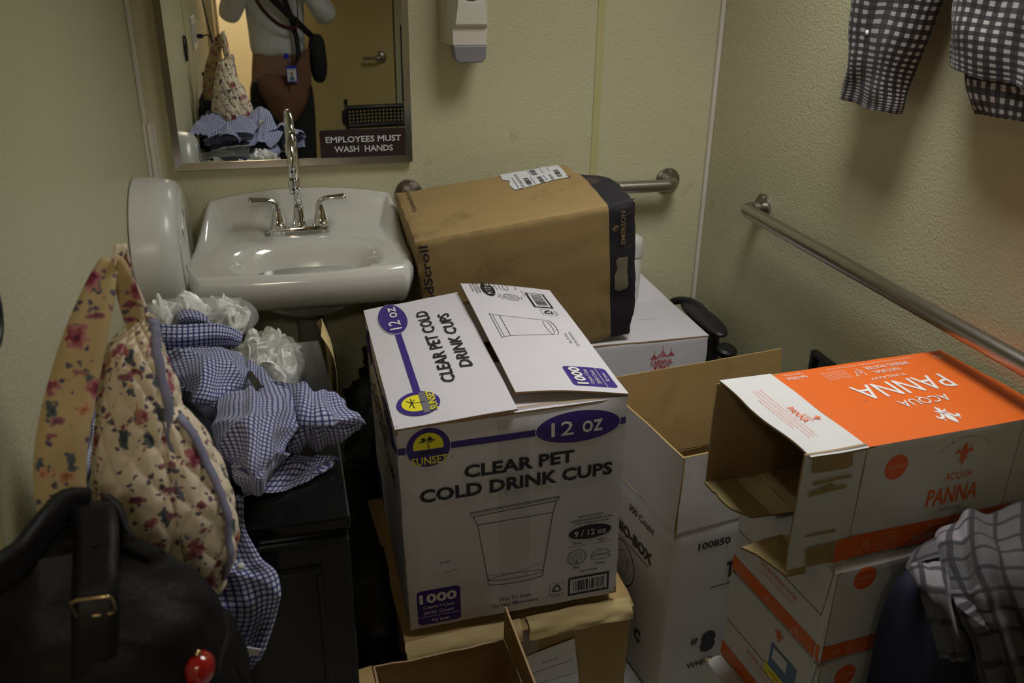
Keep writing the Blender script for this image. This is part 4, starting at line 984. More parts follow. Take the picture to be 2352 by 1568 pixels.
# ---- tall white bag carton with its flaps standing up
K8 = .95
w, d, h = .485 * K8, .300 * K8, .456
yaw = .1326; lc = V((.732 * K8, 1.423 * K8, 0)); Rz = Euler((0, 0, yaw)).to_matrix()
bc = lc + Rz @ V((w / 2, d / 2, 0))
t = thing('bag_carton', 'tall white carton marked 100850 and #8 with its flaps standing open', 'box', bc, (0, 0, yaw))
MATS[t.name] = Matrix.Translation(bc) @ Rz.to_4x4()
M['dull_white'] = mat('dull_white_cardboard', (.56, .53, .50), .6, var=.05, vscale=14, bump=.12, bscale=90)
DW = [M['dull_white'], M['kraft'], M['kraft_edge']]
w8 = crumple(w, d, h, .0014, seed=15, er=.004)
carton(t, w, d, h, DW, 'FLRBD', w8)
flap(t, (-w/2 + .006, -d/2 + .001, h), (1, 0, 0), (0, .06, 1), w - .012, .178 * K8, DW, warp=wobble(.0025, 8, 1))
flap(t, (-w/2 + .001, d/2, h), (0, -1, 0), (.02, 0, 1), d - .004, .182 * K8, DW, warp=wobble(.0025, 8, 2))
flap(t, (w/2 - .002, d/2 - .002, h), (-1, 0, 0), (0, .12, 1), w - .006, .218 * K8, DW, warp=wobble(.002, 8, 3), label='tall back flap with the brown inside showing')
flap(t, (w/2 - .002, -d/2 + .004, h), (0, 1, 0), (.10, 0, 1), d - .008, .10, DW, warp=wobble(.002, 8, 4))
pr = Print((-w/2, -d/2, h - .3997 * K8), (K8, 0, 0), (0, 0, K8), w8)
pr.text('black_ink', '100850', .1050, .3480, .082, .0185, bold=.03).text('black_ink', '#', .0835, .0800, .019, .020, bold=.02).text('black_ink', '8', .1210, .0700, .042, .062, bold=.06)
pr.text('black_ink', 'WHITE', .1060, .0100, .072, .017, bold=.02).line('black_ink', [(.108, .2255), (.30, .2255)], .002).text('black_ink', 'TO GO', .20, .266, .11, .045, bold=.04)
pr.flush(t)
pr = Print((-w/2, d/2, h - .3997 * K8), (0, -K8, 0), (0, 0, K8), w8)
D_ = .0714
pr.text('black_ink', '300 Count', .0950 + D_, .3490, .110, .0185, bold=.015).text('black_ink', 'BIO-BOX', .0700 + D_, .2750, .165, .030, bold=.04).line('black_ink', [(-.02 + D_, .2450), (.140 + D_, .2470)], .002)
pr.ring('black_ink', .0270 + D_, .1800, .0560, .0580, .003); pr.line('black_ink', [(.0 + D_, .20), (.027 + D_, .215), (.052 + D_, .20), (.046 + D_, .15), (.006 + D_, .15)], .0012, close=True); pr.line('black_ink', [(.0 + D_, .20), (.027 + D_, .185), (.052 + D_, .20)], .0012).line('black_ink', [(.027 + D_, .185), (.027 + D_, .150)], .0012)
pr.text('black_ink', 'C', .120 + D_, .035, .03, .035, bold=.05)
pr.flush(t)

# ---- spring water cartons
Print.X = .0001
def fleur(pr, m, cu, cv, s_, rot=0, lift=.001):
    c, n = math.cos(math.radians(rot)), math.sin(math.radians(rot))
    def T(p): return (cu + (p[0] * c - p[1] * n) * s_, cv + (p[0] * n + p[1] * c) * s_)
    pr.poly(m, [T(p) for p in ((0, 1), (.16, .66), (.24, .36), (.15, .08), (.08, -.08), (-.08, -.08), (-.15, .08), (-.24, .36), (-.16, .66))], lift)
    for g in (1, -1):
        L_ = [(.12, -.10), (.22, .14), (.36, .36), (.56, .42), (.74, .30), (.76, .10), (.64, -.02), (.62, .14), (.52, .22), (.42, .12), (.34, -.04), (.26, -.14)]
        # fan out in convex pieces
        pr.poly(m, [T((x * g, y)) for x, y in (L_[0], L_[1], L_[10], L_[11])][::g], lift); pr.poly(m, [T((x * g, y)) for x, y in (L_[1], L_[2], L_[9], L_[10])][::g], lift)
        pr.poly(m, [T((x * g, y)) for x, y in (L_[2], L_[3], L_[8], L_[9])][::g], lift); pr.poly(m, [T((x * g, y)) for x, y in (L_[3], L_[4], L_[7], L_[8])][::g], lift); pr.poly(m, [T((x * g, y)) for x, y in (L_[4], L_[5], L_[6], L_[7])][::g], lift)
        pr.poly(m, [T((x * g, y)) for x, y in ((.08, -.30), (.34, -.34), (.42, -.56), (.26, -.46), (.08, -.44))][::-g], lift)
        pr.poly(m, [T((x * g, y)) for x, y in ((.50, .62), (.58, .52), (.50, .46), (.44, .54))][::-g], lift)
    pr.rect(m, *(T((-.30, -.26)) if not rot else T((.30, -.16))), *(T((.30, -.16)) if not rot else T((-.30, -.26))), lift)
    pr.poly(m, [T(p) for p in ((-.08, -.30), (.08, -.30), (.14, -.60), (0, -.95), (-.14, -.60))], lift)
def bottle_icon(pr, m, cu, cv, s_):
    pr.ring(m, cu, cv, .35 * s_, .35 * s_, .10 * s_, n=14); pr.line(m, [(cu + .3 * s_, cv + .9 * s_), (cu + .3 * s_, cv + .6 * s_), (cu + .55 * s_, cv + .2 * s_), (cu + .55 * s_, cv - .9 * s_), (cu + .3 * s_, cv - .9 * s_)], .08 * s_)
    pr.line(m, [(cu - .5 * s_, cv - .3 * s_), (cu - .9 * s_, cv - .9 * s_), (cu - .5 * s_, cv - .9 * s_)], .08 * s_)
def panna_front(pr, w, h, st, curved=True):
    pr.rect('orange', .002, .001, w - .002, st, .0005, nu=8)
    pr.ell('orange_ink', .0630, .1680, .0220, .0230).text('pale_ink', '24x500ml', .0630, .1700, .034, .0070, lift=.0011).text('pale_ink', 'Bottles', .063, .1590, .014, .0035, lift=.0011)
    fleur(pr, 'orange_ink', .1970, .1700, .0230)
    for i, ch in enumerate('SERVED IN THE BEST RESTAURANTS'):
        a = math.radians(152 - 124 * i / 29)
        if ch != ' ': pr.text('grey_ink', ch, .197 + .056 * math.cos(a), .162 + .040 * math.sin(a), .0022, .0030, rot=math.degrees(a) - 90)
    pr.text('orange_ink', 'ACQUA', .1970, .1280, .055, .0165, bold=-.004, shear=.0).text('orange_ink', 'PANNA', .1940, .0930, .104, .0330, bold=.012).text('grey_ink', 'TUSCANY', .1950, .0650, .046, .0050)
    bottle_icon(pr, 'pale_ink', .0330, st / 2, .014)
    for i in range(5): pr.text('pale_ink', ('NATURAL SPRING WATER', 'BOTTLED AT THE SOURCE', 'ITALIAN TUSCANY HILLS', 'CONTAINS 24 BOTTLES', 'SANS GAZ')[i], .075, st * (.82 - .15 * i), .040, .0028, lift=.0011)
    pr.text('white_ink', 'NATURAL SPRING WATER', .1950, st * .38, .130, .0110, lift=.0011).text('white_ink', '24 - 500ml (16.9 FL OZ)', .195, st * .78, .075, .005, lift=.0011)
    pr.line('grey_ink', [(.310, .002), (.310, h - .002)], .0008)
    fleur(pr, 'orange_ink', .360, .140, .010); pr.text('orange_ink', 'PANNA', .360, .112, .040, .014)
def panna_end(pr, d, h, st, sticker=False):
    pr.rect('orange', .002, .001, d - .002, st, .0005, nu=6)
    bottle_icon(pr, 'white_ink', .205, st / 2, .013); bottle_icon(pr, 'white_ink', .120, st / 2, .010)
    for x in (.035, .15, .235):
        for i in range(4): pr.text('pale_ink', ('PLEASE RECYCLE', 'KEEP IN A DRY PLACE', 'SANS GAZ 500ml', 'PRODUCT OF ITALY')[i], x, st * (.80 - .2 * i), .034, .0028, lift=.0011)
    pr.text('orange_ink', 'NATURAL SPRING WATER', .140, .078, .112, .0085, bold=.005)
    for i in range(2): pr.text('orange_ink', 'BOTTLED AT THE SOURCE IN THE HILLS OF TUSCANY', .140, .066 - .006 * i, .10, .003)
    pr.line('grey_ink', [(.010, .0958), (.2600, .0965), (.2700, .21)], .0018)
    if sticker:
        pr.poly('blue_ink', [(.150, .10), (.225, .10), (.225, .155), (.150, .155)], .0012); pr.poly('paper', [(.158, .125), (.20, .125), (.20, .150), (.158, .150)], .0015); pr.poly('yellow_ink', [(.140, .082), (.235, .082), (.235, .102), (.140, .102)], .0013)
        pr.text('orange_ink', 'SPRING WATER', .19, .092, .06, .006, lift=.0018); fleur(pr, 'orange_ink', .165, .182, .016)
PN = [M['panna_white'], M['kraft_in'], M['kraft_edge']]
def local(p, c, R): return c + R @ V(p)
def panna_closed(c, w, d, h, yaw, label, st=.036, sticker=False, seed=0):
    t = thing('water_carton', label, 'box', c, (0, 0, yaw), 'stacked spring water cartons')
    wp_ = crumple(w, d, h, .0008, seed=20 + seed, er=.0025)
    carton(t, w, d, h, PN, 'FLRBDT', wp_, seg=20)
    pr = Print((-w/2, -d/2, 0), (1, 0, 0), (0, 0, 1), wp_); panna_front(pr, w, h, st); pr.flush(t)
    pr = Print((-w/2, d/2, 0), (0, -1, 0), (0, 0, 1), wp_); panna_end(pr, d, h, st, sticker); pr.flush(t)
    MB().slab((-w/2 - .001, -d/2 + .012, .002), (.35, -1, 0), (0, 0, 1), .013, h - .004, .003, 3, 12).build('corner_fold', PN, t, autos=60)
    return t
P4 = (.975, 1.152, 0); panna_closed((.948, 1.145, 0), .385, .268, .2085, .105, 'bottom orange and white water carton of the stack, jutting out left', seed=1)
panna_closed((.985, 1.150, .210), .385, .272, .2085, .098, 'water carton second from the bottom with a blue and yellow sticker', sticker=True, seed=2)
panna_closed((.985, 1.150, .4205), .385, .272, .190, .0906, 'water carton directly under the open orange-topped one', seed=3)
w, d, h = .383, .2702, .2157; yaw = .0694
c1 = V((1.0190, 1.1685, .6150))
t = thing('open_water_carton', 'open empty water carton with a bright orange top lying on the stack', 'box', c1, (.0, 0, yaw), 'stacked spring water cartons')
wp_ = crumple(w, d, h, .0008, seed=30, er=.002, edge=.008)
TP = [M['orange'], M['kraft'], M['kraft_edge']]
carton(t, w, d, h, PN, 'FB', wp_, seg=20); carton(t, w, d, h, [M['orange'], M['kraft_in'], M['kraft_edge']], 'T', wp_, seg=20); carton(t, w, d, h, [M['panna_white'], M['kraft_pale'], M['kraft_edge']], 'D', wp_, seg=20); carton(t, w, d, h, PN, 'R', wp_, seg=14)
# flaps of the open end
pf_ = MB().slab((-w/2 - .107, -d/2 - .004, h + .002), (1, 0, -.01), (0, 1, 0), .106, d + .002, .004, 12, 24, warp=lambda p, a, b: V(p) + noise.noise_vector(V(p) * 14) * .0015 + V((.003 * math.sin(b * 9) * (1 - a), 0, 0))).build('top_flap', PN, t, autos=50)
MB().slab((-w/2 - .114, -d/2 + .001, .006), (1, 0, 0), (0, 0, 1), .113, h - .002, .004, 12, 24, warp=wobble(.0018, 12, 3)).build('front_flap', PN, t, autos=50)
MB().slab((-w/2, d/2 - .004, .002), (-1, .02, 0), (0, 0, 1), .110, h - .006, .004, 10, 16, warp=wobble(.0015, 12, 4)).build('back_flap', PN, t, autos=50)
MB().slab((-w/2 - .112, d/2 - .004, .010), (0, -1, 0), (1, 0, -.06), .125, .112, .004, 12, 12, warp=lambda p, a, b: V(p) + V((.022 * max(0, a - .75) * 4 * (1 - b) + .004 * noise.noise(V(p) * 60), 0, 0)), mi=(1, 0, 2)).build('bottom_flap', [M['panna_white'], M['kraft_pale'], M['kraft_edge']], t, autos=50)
mb = MB(); MI = MATS[t.name].inverted(); top_ = [MI @ atz(px, py, z_) for px, py, z_ in ((1703, 1256, .600), (1745, 1240, .604), (1795, 1226, .606), (1850, 1232, .607), (1850, 1312, .600), (1805, 1321, .594), (1772, 1296, .596), (1738, 1272, .598))]
n = len(top_); mb.add(top_ + [p - V((0, 0, .004)) for p in top_], [tuple(range(n))[::-1], tuple(range(n, 2 * n))] + [(k, (k + 1) % n, n + (k + 1) % n, n + k) for k in range(n)], [0, 1] + [1] * n)
mb.build('torn_flap', [M['kraft_pale'], M['kraft_edge']], t)
pr = Print((-w/2, -d/2, 0), (1, 0, 0), (0, 0, 1), wp_); panna_front(pr, w, h, .0480)
pr.poly('orange', [(-.030, .001), (.002, .001), (.002, .048), (-.026, .046)], .0026)
for pts in ([(-.101, .214), (-.030, .216), (-.026, .186), (-.040, .183), (-.10, .186)], [(-.095, .169), (-.024, .171), (-.024, .166), (-.060, .165), (-.094, .163)], [(-.098, .151), (-.070, .156), (-.06, .162), (-.05, .153), (-.03, .153), (-.03, .147), (-.098, .143)], [(-.090, .070), (-.034, .070), (-.034, .065), (-.090, .066)], [(-.086, .043), (-.030, .046), (-.026, .004), (-.080, .004)]):
    pr.poly('glue', pts, .0032)
pr.flush(t)
pr = Print((-w/2, -d/2, h), (1, 0, 0), (0, 1, 0), wp_)
pr.text('white_ink', 'PANNA', .1980, .1560, .196, .0500, rot=180, bold=.004, lift=.0009).text('white_ink', 'ACQUA', .1950, .1030, .102, .0270, rot=180, lift=.0012); fleur(pr, 'white_ink', .1940, .0500, .0300, rot=180, lift=.0009)
pr.text('white_ink', 'TUSCANY', .1980, .1960, .078, .0080, rot=180, lift=.0012).text('white_ink', 'NATURAL', .2120, .2180, .058, .0115, rot=180, lift=.0012).text('white_ink', 'SPRING WATER', .2260, .2360, .096, .0120, rot=180, lift=.0012)
pr.text('white_ink', '24-16.9 FL OZ (1.05 PT) 500ml PET BOTTLES 405.6 FL OZ (3.17 GAL) (12 L) TOTAL', .2000, .2530, .190, .0050, rot=180, lift=.0012).text('white_ink', '4x6-500ml', .0360, .2390, .042, .0115, rot=180, lift=.0012).text('white_ink', 'PLASTIC BOTTLES', .036, .2530, .040, .0050, rot=180, lift=.0012)
pr.text('white_ink', 'BOTTLED', .350, .243, .022, .005, rot=180, lift=.0012).text('white_ink', 'ITALY', .350, .235, .018, .005, rot=180, lift=.0012)
bottle_icon(pr, 'white_ink', .158, .228, .015)
for i in range(6): pr.text('pale_ink', ('BOTTLED AT THE SOURCE IN THE', 'TUSCAN HILLS. STORE IN A CLEAN', 'COOL DRY PLACE AWAY FROM', 'DIRECT SUNLIGHT AND ODORS', 'RECYCLE THIS CASE', 'PRODUCT OF ITALY')[i], .110, .214 + .0055 * i, .050, .0035, rot=180, lift=.0012)
# white flap print
pr.text('orange_ink', 'PANNA', -.0470, .1180, .052, .0130, rot=-90, bold=.005, lift=.0045).text('orange_ink', 'ACQUA', -.0360, .1060, .026, .0065, rot=-90, lift=.0045); fleur(pr, 'orange_ink', -.0240, .1000, .0090, rot=-90, lift=.0045)
for i in range(4): pr.text('orange_ink', ('Take home the flavor of the Tuscan hills, whose gentle source is the balance of', 'every bottle, served in the best restaurants of the world with fine food and wine', 'discover the smooth taste born of a long journey through the stone to the spring', 'please recycle this case and its bottles')[i], -.0600 - .0075 * i, .1300, (.165, .165, .165, .10)[i], .0038, rot=-90, lift=.0045)
pr.text('grey_ink', 'o', .098, .130, .004, .004, rot=180, lift=.0012)
pr.flush(t)
# ================================================================== LEFT SIDE: CABINET AND PILE
CT = .78
t = thing('cabinet', 'glossy black cabinet with a recessed front panel under the checked shirt', 'cabinet', (-.145, 1.4, 0))
cx0, cx1, cy0, cy1 = -.334, .047, 1.088, 1.73
yw = lambda x: (x - cx1) * -.16 * 0
MB().box((cx0, cy0 + .004, .03), (cx1 - .004, cy1, CT - .022)).build('body', M['black_gloss'], t, True, bevel=.004)
MB().box((cx0, cy0, CT - .022), (cx1, cy1, CT)).build('top', M['black_gloss'], t, True, bevel=.004)
mb = MB(); mb.box((cx0 + .004, cy0 - .012, .05), (cx1 - .004, cy0 + .004, CT - .032))
dr = mb.build('door', M['black_gloss'], t, True, bevel=.003)
for a, b in (((cx0 + .03, cy0 - .018, CT - .078), (cx1 - .045, cy0 - .012, CT - .068)), ((cx1 - .055, cy0 - .018, .10), (cx1 - .045, cy0 - .012, CT - .078)), ((cx0 + .03, cy0 - .018, .10), (cx0 + .04, cy0 - .012, CT - .078))):
    MB().box(a, b).build('moulding', M['black_gloss'], dr, True, bevel=.0025)
MB().box((cx0 + .02, cy0 + .03, 0), (cx1 - .02, cy1 - .03, .03)).build('plinth', M['black_plastic'], t, True)
t = thing('side_table', 'low black table hidden under the black leather bag', 'table', (-.22, .80, 0))
MB().box((-.335, .56, .70), (-.150, 1.05, .725)).build('top', M['black_plastic'], t, True, bevel=.004)
for x in (-.325, -.180):
    for y in (.58, 1.03): MB().box((x, y, 0), (x + .022, y + .022, .70)).build('leg', M['black_plastic'], t, True, bevel=.002)

# ---- floor level black bag beside the cabinet, plus fill for under-sink dark
def blob(c, rx, ry, rz, amp, fr, seed=0, nu=60, nv=40, e=2.6, zmin=None):
    c = V(c)
    def fn(u, v):
        th, ph = 2 * PI * u, PI * (v - .5); ct, st, cp, sp_ = math.cos(th), math.sin(th), math.cos(ph), math.sin(ph)
        f = lambda a: math.copysign(abs(a) ** (2 / e), a)
        p = V((rx * f(ct) * abs(cp) ** (2 / e), ry * f(st) * abs(cp) ** (2 / e), rz * f(sp_)))
        n = p.normalized(); q = V((p.x * fr, p.y * fr, p.z * fr + seed * 7))
        d = (abs(noise.noise(q)) * 1.4 + abs(noise.noise(q * 2.1)) * .7) * amp
        r = c + p - n * d
        if zmin is not None and r.z < zmin: r.z = zmin
        return r
    return MB().grid(fn, nu, nv, closeu=True)
tag(blob((.092, 1.76, .15), .062, .34, .16, .014, 16, 1, e=5.0, zmin=.0).build('bag_and_dark_fill', M['bin_bag'], smooth=True), 'black plastic bag squeezed between the cabinet and the cup carton', 'bag')
tag(blob((.34, 2.15, .30), .26, .22, .30, .06, 9, 2, zmin=.0).build('bag_and_dark_fill', M['bin_bag'], smooth=True), 'black plastic bag in the dark behind the cup carton under the sink', 'bag')  # black mass added where only deep shade lies under the sink
# ---- clear bags of white cutlery and lids
def bag_of_white(name, label, c, rx, ry, rz, n, seed, zf):
    t = thing(name, label, 'plastic bag', (c[0], c[1], c[2] - rz)); rr = random.Random(seed); c = V(c)
    mb = MB()
    for i in range(n):
        while True:
            p = V((rr.uniform(-1, 1), rr.uniform(-1, 1), rr.uniform(-.9, 1)))
            if .35 < p.length < .92: break
        q = c + V((p.x * rx, p.y * ry, p.z * rz)); Rm = Euler((rr.uniform(0, 6), rr.uniform(0, 6), rr.uniform(0, 6))).to_matrix()
        l = rr.uniform(.018, .034); wd = rr.uniform(.011, .018)
        k = 10; ring = []
        for j in range(k):
            a = 2 * PI * j / k; ring.append((l * math.cos(a), wd * math.sin(a), .004 * math.cos(2 * a)))
        top = [(x * .7, y * .7, z + .004) for x, y, z in ring]
        vs = [q + Rm @ V(v_) for v_ in ring] + [q + Rm @ V(v_) for v_ in top]
        mb.add(vs, [tuple(range(k, 2 * k))] + [(j, (j + 1) % k, k + (j + 1) % k, k + j) for j in range(k)] + [tuple(range(k))[::-1]])
    o = mb.build('cutlery_heap', M['cutlery'], t, True); o['kind'] = 'stuff'
    blob(c, rx * 1.06, ry * 1.06, rz * 1.08, .009, 14, seed, 72, 48, e=2.3, zmin=zf).build('film', M['clear_bag'], t, True, smooth=False)
    return t
c = atz(440, 738, .828)
t = bag_of_white('plastic_bag', 'clear plastic bag of white cutlery behind the shirt collar below the dispenser', c, .125, .060, .046, 90, 3, .782)
mb = cloth([[atz(345, 700, .885), atz(430, 688, .90), atz(555, 682, .905)], [atz(350, 720, .88), atz(440, 712, .895), atz(548, 712, .895)], [atz(360, 745, .86), atz(440, 745, .865), atz(540, 748, .86)]], 30, 14, amp=.004, freq=30, seed=3)
mb.build('bag_mouth', M['clear_bag'], t, True)
c = atz(605, 822, .82)
t = bag_of_white('plastic_bag', 'clear plastic bag of white lids right of the shirt under the sink edge', (c.x, c.y, .81), .055, .085, .050, 80, 5, .755)
mb = cloth([[atz(640, 770, .84), atz(668, 775, .83), atz(690, 800, .82)], [atz(640, 830, .83), atz(672, 830, .82), atz(700, 830, .79)], [atz(655, 890, .80), atz(680, 892, .79), atz(692, 895, .77)]], 20, 24, amp=.010, freq=26, seed=8)
mb.build('bag_mouth', M['clear_bag'], t, True)
mb = cloth([[V((.035, 1.78, .80)), V((.045, 1.72, .83)), V((.040, 1.66, .82))], [V((.05, 1.78, .74)), V((.060, 1.72, .76)), V((.062, 1.60, .78))], [V((.05, 1.76, .60)), V((.052, 1.72, .60)), V((.050, 1.62, .60))]], 12, 16, amp=.003)
tag(mb.build('paper_sheet', M['kraft_pale'], solid=.001), 'torn brown kraft paper edge standing beside the bag of white lids', 'paper')

# ================================================================== BLUE CHECKED SHIRT
t = thing('checked_shirt', 'blue and white checked shirt crumpled over the black cabinet', 'shirt', (-.15, 1.35, CT))
def Z(px, py, z): return atz(px, py, z)
def sheet(name, rows, nu, nv, amp, freq, seed, rip=0, ripf=5, ripdir=0, uo=(0, 0), solid=.0012):
    return cloth(rows, nu, nv, amp=amp, freq=freq, seed=seed, rip=rip, ripf=ripf, ripdir=ripdir, uo=uo, ridge=.0 if 'band' in name or 'collar' in name else .013).build(name, M['blue_check'], t, True, smooth=True, solid=solid)
sheet('collar_band', [[Z(330, 742, .905), Z(400, 746, .918), Z(480, 744, .918), Z(530, 750, .915), Z(558, 764, .905)], [Z(335, 770, .895), Z(400, 776, .912), Z(480, 770, .912), Z(526, 772, .908), Z(556, 780, .90)], [Z(345, 800, .875), Z(400, 806, .885), Z(480, 798, .885), Z(520, 796, .885), Z(546, 797, .885)]], 50, 20, .003, 16, 1, rip=.0012, ripf=4, ripdir=1)
sheet('collar', [[Z(392, 748, .895), Z(402, 722, .915), Z(430, 711, .925), Z(468, 722, .918), Z(498, 748, .90)], [Z(400, 750, .90), Z(412, 738, .922), Z(440, 730, .932), Z(470, 736, .922), Z(500, 752, .90)], [Z(410, 756, .89), Z(425, 752, .905), Z(448, 750, .905), Z(474, 752, .90), Z(496, 758, .89)]], 40, 16, .004, 20, 2)
sheet('sleeve', [[Z(330, 792, .885), Z(420, 796, .89), Z(480, 800, .89), Z(540, 812, .875)], [Z(340, 830, .895), Z(430, 815, .92), Z(500, 812, .925), Z(560, 838, .90)], [Z(360, 868, .895), Z(440, 860, .925), Z(510, 850, .93), Z(575, 866, .90)], [Z(380, 895, .87), Z(450, 915, .895), Z(485, 935, .89), Z(530, 925, .87)], [Z(395, 915, .83), Z(450, 940, .84), Z(480, 960, .84), Z(515, 945, .83)]], 70, 60, .006, 12, 3, rip=.0022, ripf=3, ripdir=1)
sheet('back_panel', [[Z(500, 842, .85), Z(560, 838, .86), Z(600, 852, .86), Z(640, 885, .84)], [Z(510, 890, .88), Z(560, 880, .885), Z(610, 880, .885), Z(690, 900, .86)], [Z(500, 940, .90), Z(560, 910, .925), Z(620, 920, .92), Z(690, 960, .87)], [Z(490, 1000, .89), Z(560, 980, .925), Z(610, 1000, .92), Z(660, 1040, .87)], [Z(520, 1060, .87), Z(560, 1080, .89), Z(600, 1100, .88), Z(650, 1070, .83)], [Z(540, 1120, .82), Z(565, 1135, .83), Z(600, 1130, .82), Z(640, 1085, .80)]], 90, 90, .008, 10, 4, rip=.0025, ripf=3)
sheet('front_panel', [[Z(600, 885, .865), Z(665, 885, .885), Z(720, 900, .885), Z(758, 898, .87), Z(768, 925, .86)], [Z(610, 925, .85), Z(670, 910, .885), Z(720, 925, .89), Z(765, 935, .875), Z(800, 950, .86)], [Z(620, 985, .84), Z(670, 960, .87), Z(720, 965, .885), Z(770, 965, .865), Z(838, 968, .845)], [Z(630, 1060, .80), Z(680, 1020, .83), Z(725, 1010, .845), Z(775, 995, .84), Z(826, 976, .835)], [Z(630, 1085, .785), Z(685, 1050, .79), Z(730, 1036, .80), Z(778, 1013, .805), Z(822, 980, .815)]], 90, 60, .007, 11, 6, rip=.0035, ripf=3.5, ripdir=0)
sheet('shirt_tail', [[Z(625, 1072, .79), Z(690, 1052, .802), Z(730, 1044, .806), Z(780, 1050, .80)], [Z(590, 1110, .785), Z(660, 1085, .80), Z(715, 1075, .800), Z(772, 1058, .79)], [Z(545, 1148, .783), Z(620, 1136, .785), Z(690, 1112, .785), Z(766, 1068, .785)]], 60, 26, .004, 14, 8, rip=.002, ripf=3)
sheet('back_panel', [[Z(232, 806, .90), Z(290, 806, .90), Z(360, 806, .89)], [Z(196, 930, .905), Z(280, 920, .91), Z(400, 920, .88)], [Z(172, 1050, .90), Z(280, 1040, .91), Z(440, 1040, .86)], [Z(150, 1150, .89), Z(280, 1150, .90), Z(500, 1150, .79)], [Z(150, 1240, .82), Z(280, 1240, .82), Z(500, 1210, .785)]], 80, 80, .008, 10, 9, rip=.003, ripf=6)
Yp = aty
M['blue_cloth'] = mat('blue_grey_cotton', (.20, .21, .33), .9)
blob((-.14, 1.33, .812), .13, .15, .036, .010, 9, 14, e=2.4).build('inner_bundle', M['blue_cloth'], t, True, smooth=True)
fd = sheet('front_panel', [[Yp(400, 1120, 1.10), Yp(480, 1130, 1.10), Yp(545, 1150, 1.10)], [Yp(400, 1200, 1.055), Yp(500, 1200, 1.06), Yp(565, 1215, 1.065)], [Yp(410, 1290, 1.03), Yp(520, 1290, 1.045), Yp(600, 1280, 1.05)], [Yp(430, 1360, 1.01), Yp(550, 1350, 1.03), Yp(638, 1320, 1.04)], [Yp(440, 1430, .99), Yp(560, 1430, 1.02), Yp(636, 1400, 1.03)], [Yp(450, 1500, .98), Yp(540, 1500, 1.01), Yp(607, 1478, 1.02)], [Yp(480, 1545, .98), Yp(530, 1550, 1.0), Yp(572, 1538, 1.01)]], 70, 110, .008, 11, 11, rip=.003, ripf=2.5)
mb = MB()
p0, p1, p2, p3 = Yp(519, 1476, .985), Yp(600, 1492, .995), Yp(592, 1506, .995), Yp(530, 1492, .985)
mb.add([p0, p1, p2, p3] + [p + V((0, .0015, 0)) for p in (p0, p1, p2, p3)], [(3, 2, 1, 0), (4, 5, 6, 7), (0, 1, 5, 4), (1, 2, 6, 5), (2, 3, 7, 6), (3, 0, 4, 7)]); o = mb.build('care_label', M['sign_white'], t, True); o['label'] = 'white care label'
bq = Yp(553, 1300, 1.035); MB().lathe([(.0, 0), (.0055, 0), (.0055, .0015), (.0, .002)], bq, (0, -1, .3), 16).build('button', M['white_plastic'], t, True, smooth=True)
mb = cloth([[Z(566, 862, .905), Z(572, 852, .906), Z(580, 855, .906)], [Z(578, 880, .912), Z(592, 872, .912), Z(596, 880, .912)], [Z(585, 898, .912), Z(598, 892, .912), Z(606, 888, .912)]], 8, 10, amp=.001); o = mb.build('size_tag', M['black_plastic'], t, True, solid=.001); o['label'] = 'black woven tag'

# ================================================================== QUILTED FLORAL BAG
t = thing('quilted_bag', 'cream quilted floral tote bag with lavender piping on the left', 'bag', (-.15, 1.0, .74))
# cross sections by height: centre x, centre y, half width x, half depth y
def Lx(z): return smooth(.74, 1.10, z)
secs = [(.742, -.192, 1.02, .036, .052), (.78, -.196, 1.02, .050, .066), (.865, -.199, 1.025, .056, .070), (.94, -.203, 1.03, .054, .066), (1.02, -.197, 1.035, .043, .054), (1.09, -.190, 1.035, .028, .034), (1.115, -.178, 1.035, .014, .016), (1.128, -.174, 1.035, .006, .006)]
def sec(v):
    P_ = [V(s_[:3]) for s_ in secs]; Q_ = [V((s_[3], s_[4], 0)) for s_ in secs]; a = catmull(P_, v); b = catmull(Q_, v); return a, b
def quilt(u, v):
    a, b = sec(v); th = 2 * PI * u; c_, s_ = math.cos(th), math.sin(th)
    x = a.y + b.x * math.copysign(abs(c_) ** .85, c_); y = a.z + b.y * math.copysign(abs(s_) ** .85, s_); z = a.x
    n = V((c_, s_, 0))
    U, W_ = u * 24, v * 20
    q = min(abs(math.sin((U + W_) * PI / 2)), abs(math.sin((U - W_) * PI / 2)))
    d = .0060 * q ** .55 + .007 * noise.noise(V((x * 14, y * 14, z * 12))) 
    return V((x, y, z)) + n * d
MB().grid(quilt, 200, 150, closeu=True).build('quilted_body', M['floral'], t, True, smooth=True)
# outer pocket bulging on the right
def pocket(u, v):
    th = PI * u; z = .76 + .260 * v; r = max(0, math.sin(PI * min(1, v * .86 + .14))) ** .6
    x = -.160 + .058 * r * math.sin(th) * (1 - .10 * v) - .004 * v; y = 1.020 - .062 * math.cos(th) * (1 - .3 * v) * (.5 + .5 * r)
    q = min(abs(math.sin((u * 9 + v * 9) * PI / 2)), abs(math.sin((u * 9 - v * 9) * PI / 2)))
    return V((x, y, z)) + V((math.sin(th), -math.cos(th), 0)) * (.0055 * q ** .55 + .005 * noise.noise(V((x * 20, y * 20, z * 20))))
MB().grid(pocket, 70, 70).build('pocket', M['floral'], t, True, smooth=True, solid=.004)
def onb(u, v, off=.004):
    p = quilt(u, v); th = 2 * PI * u; return p + V((math.cos(th), math.sin(th), 0)) * off
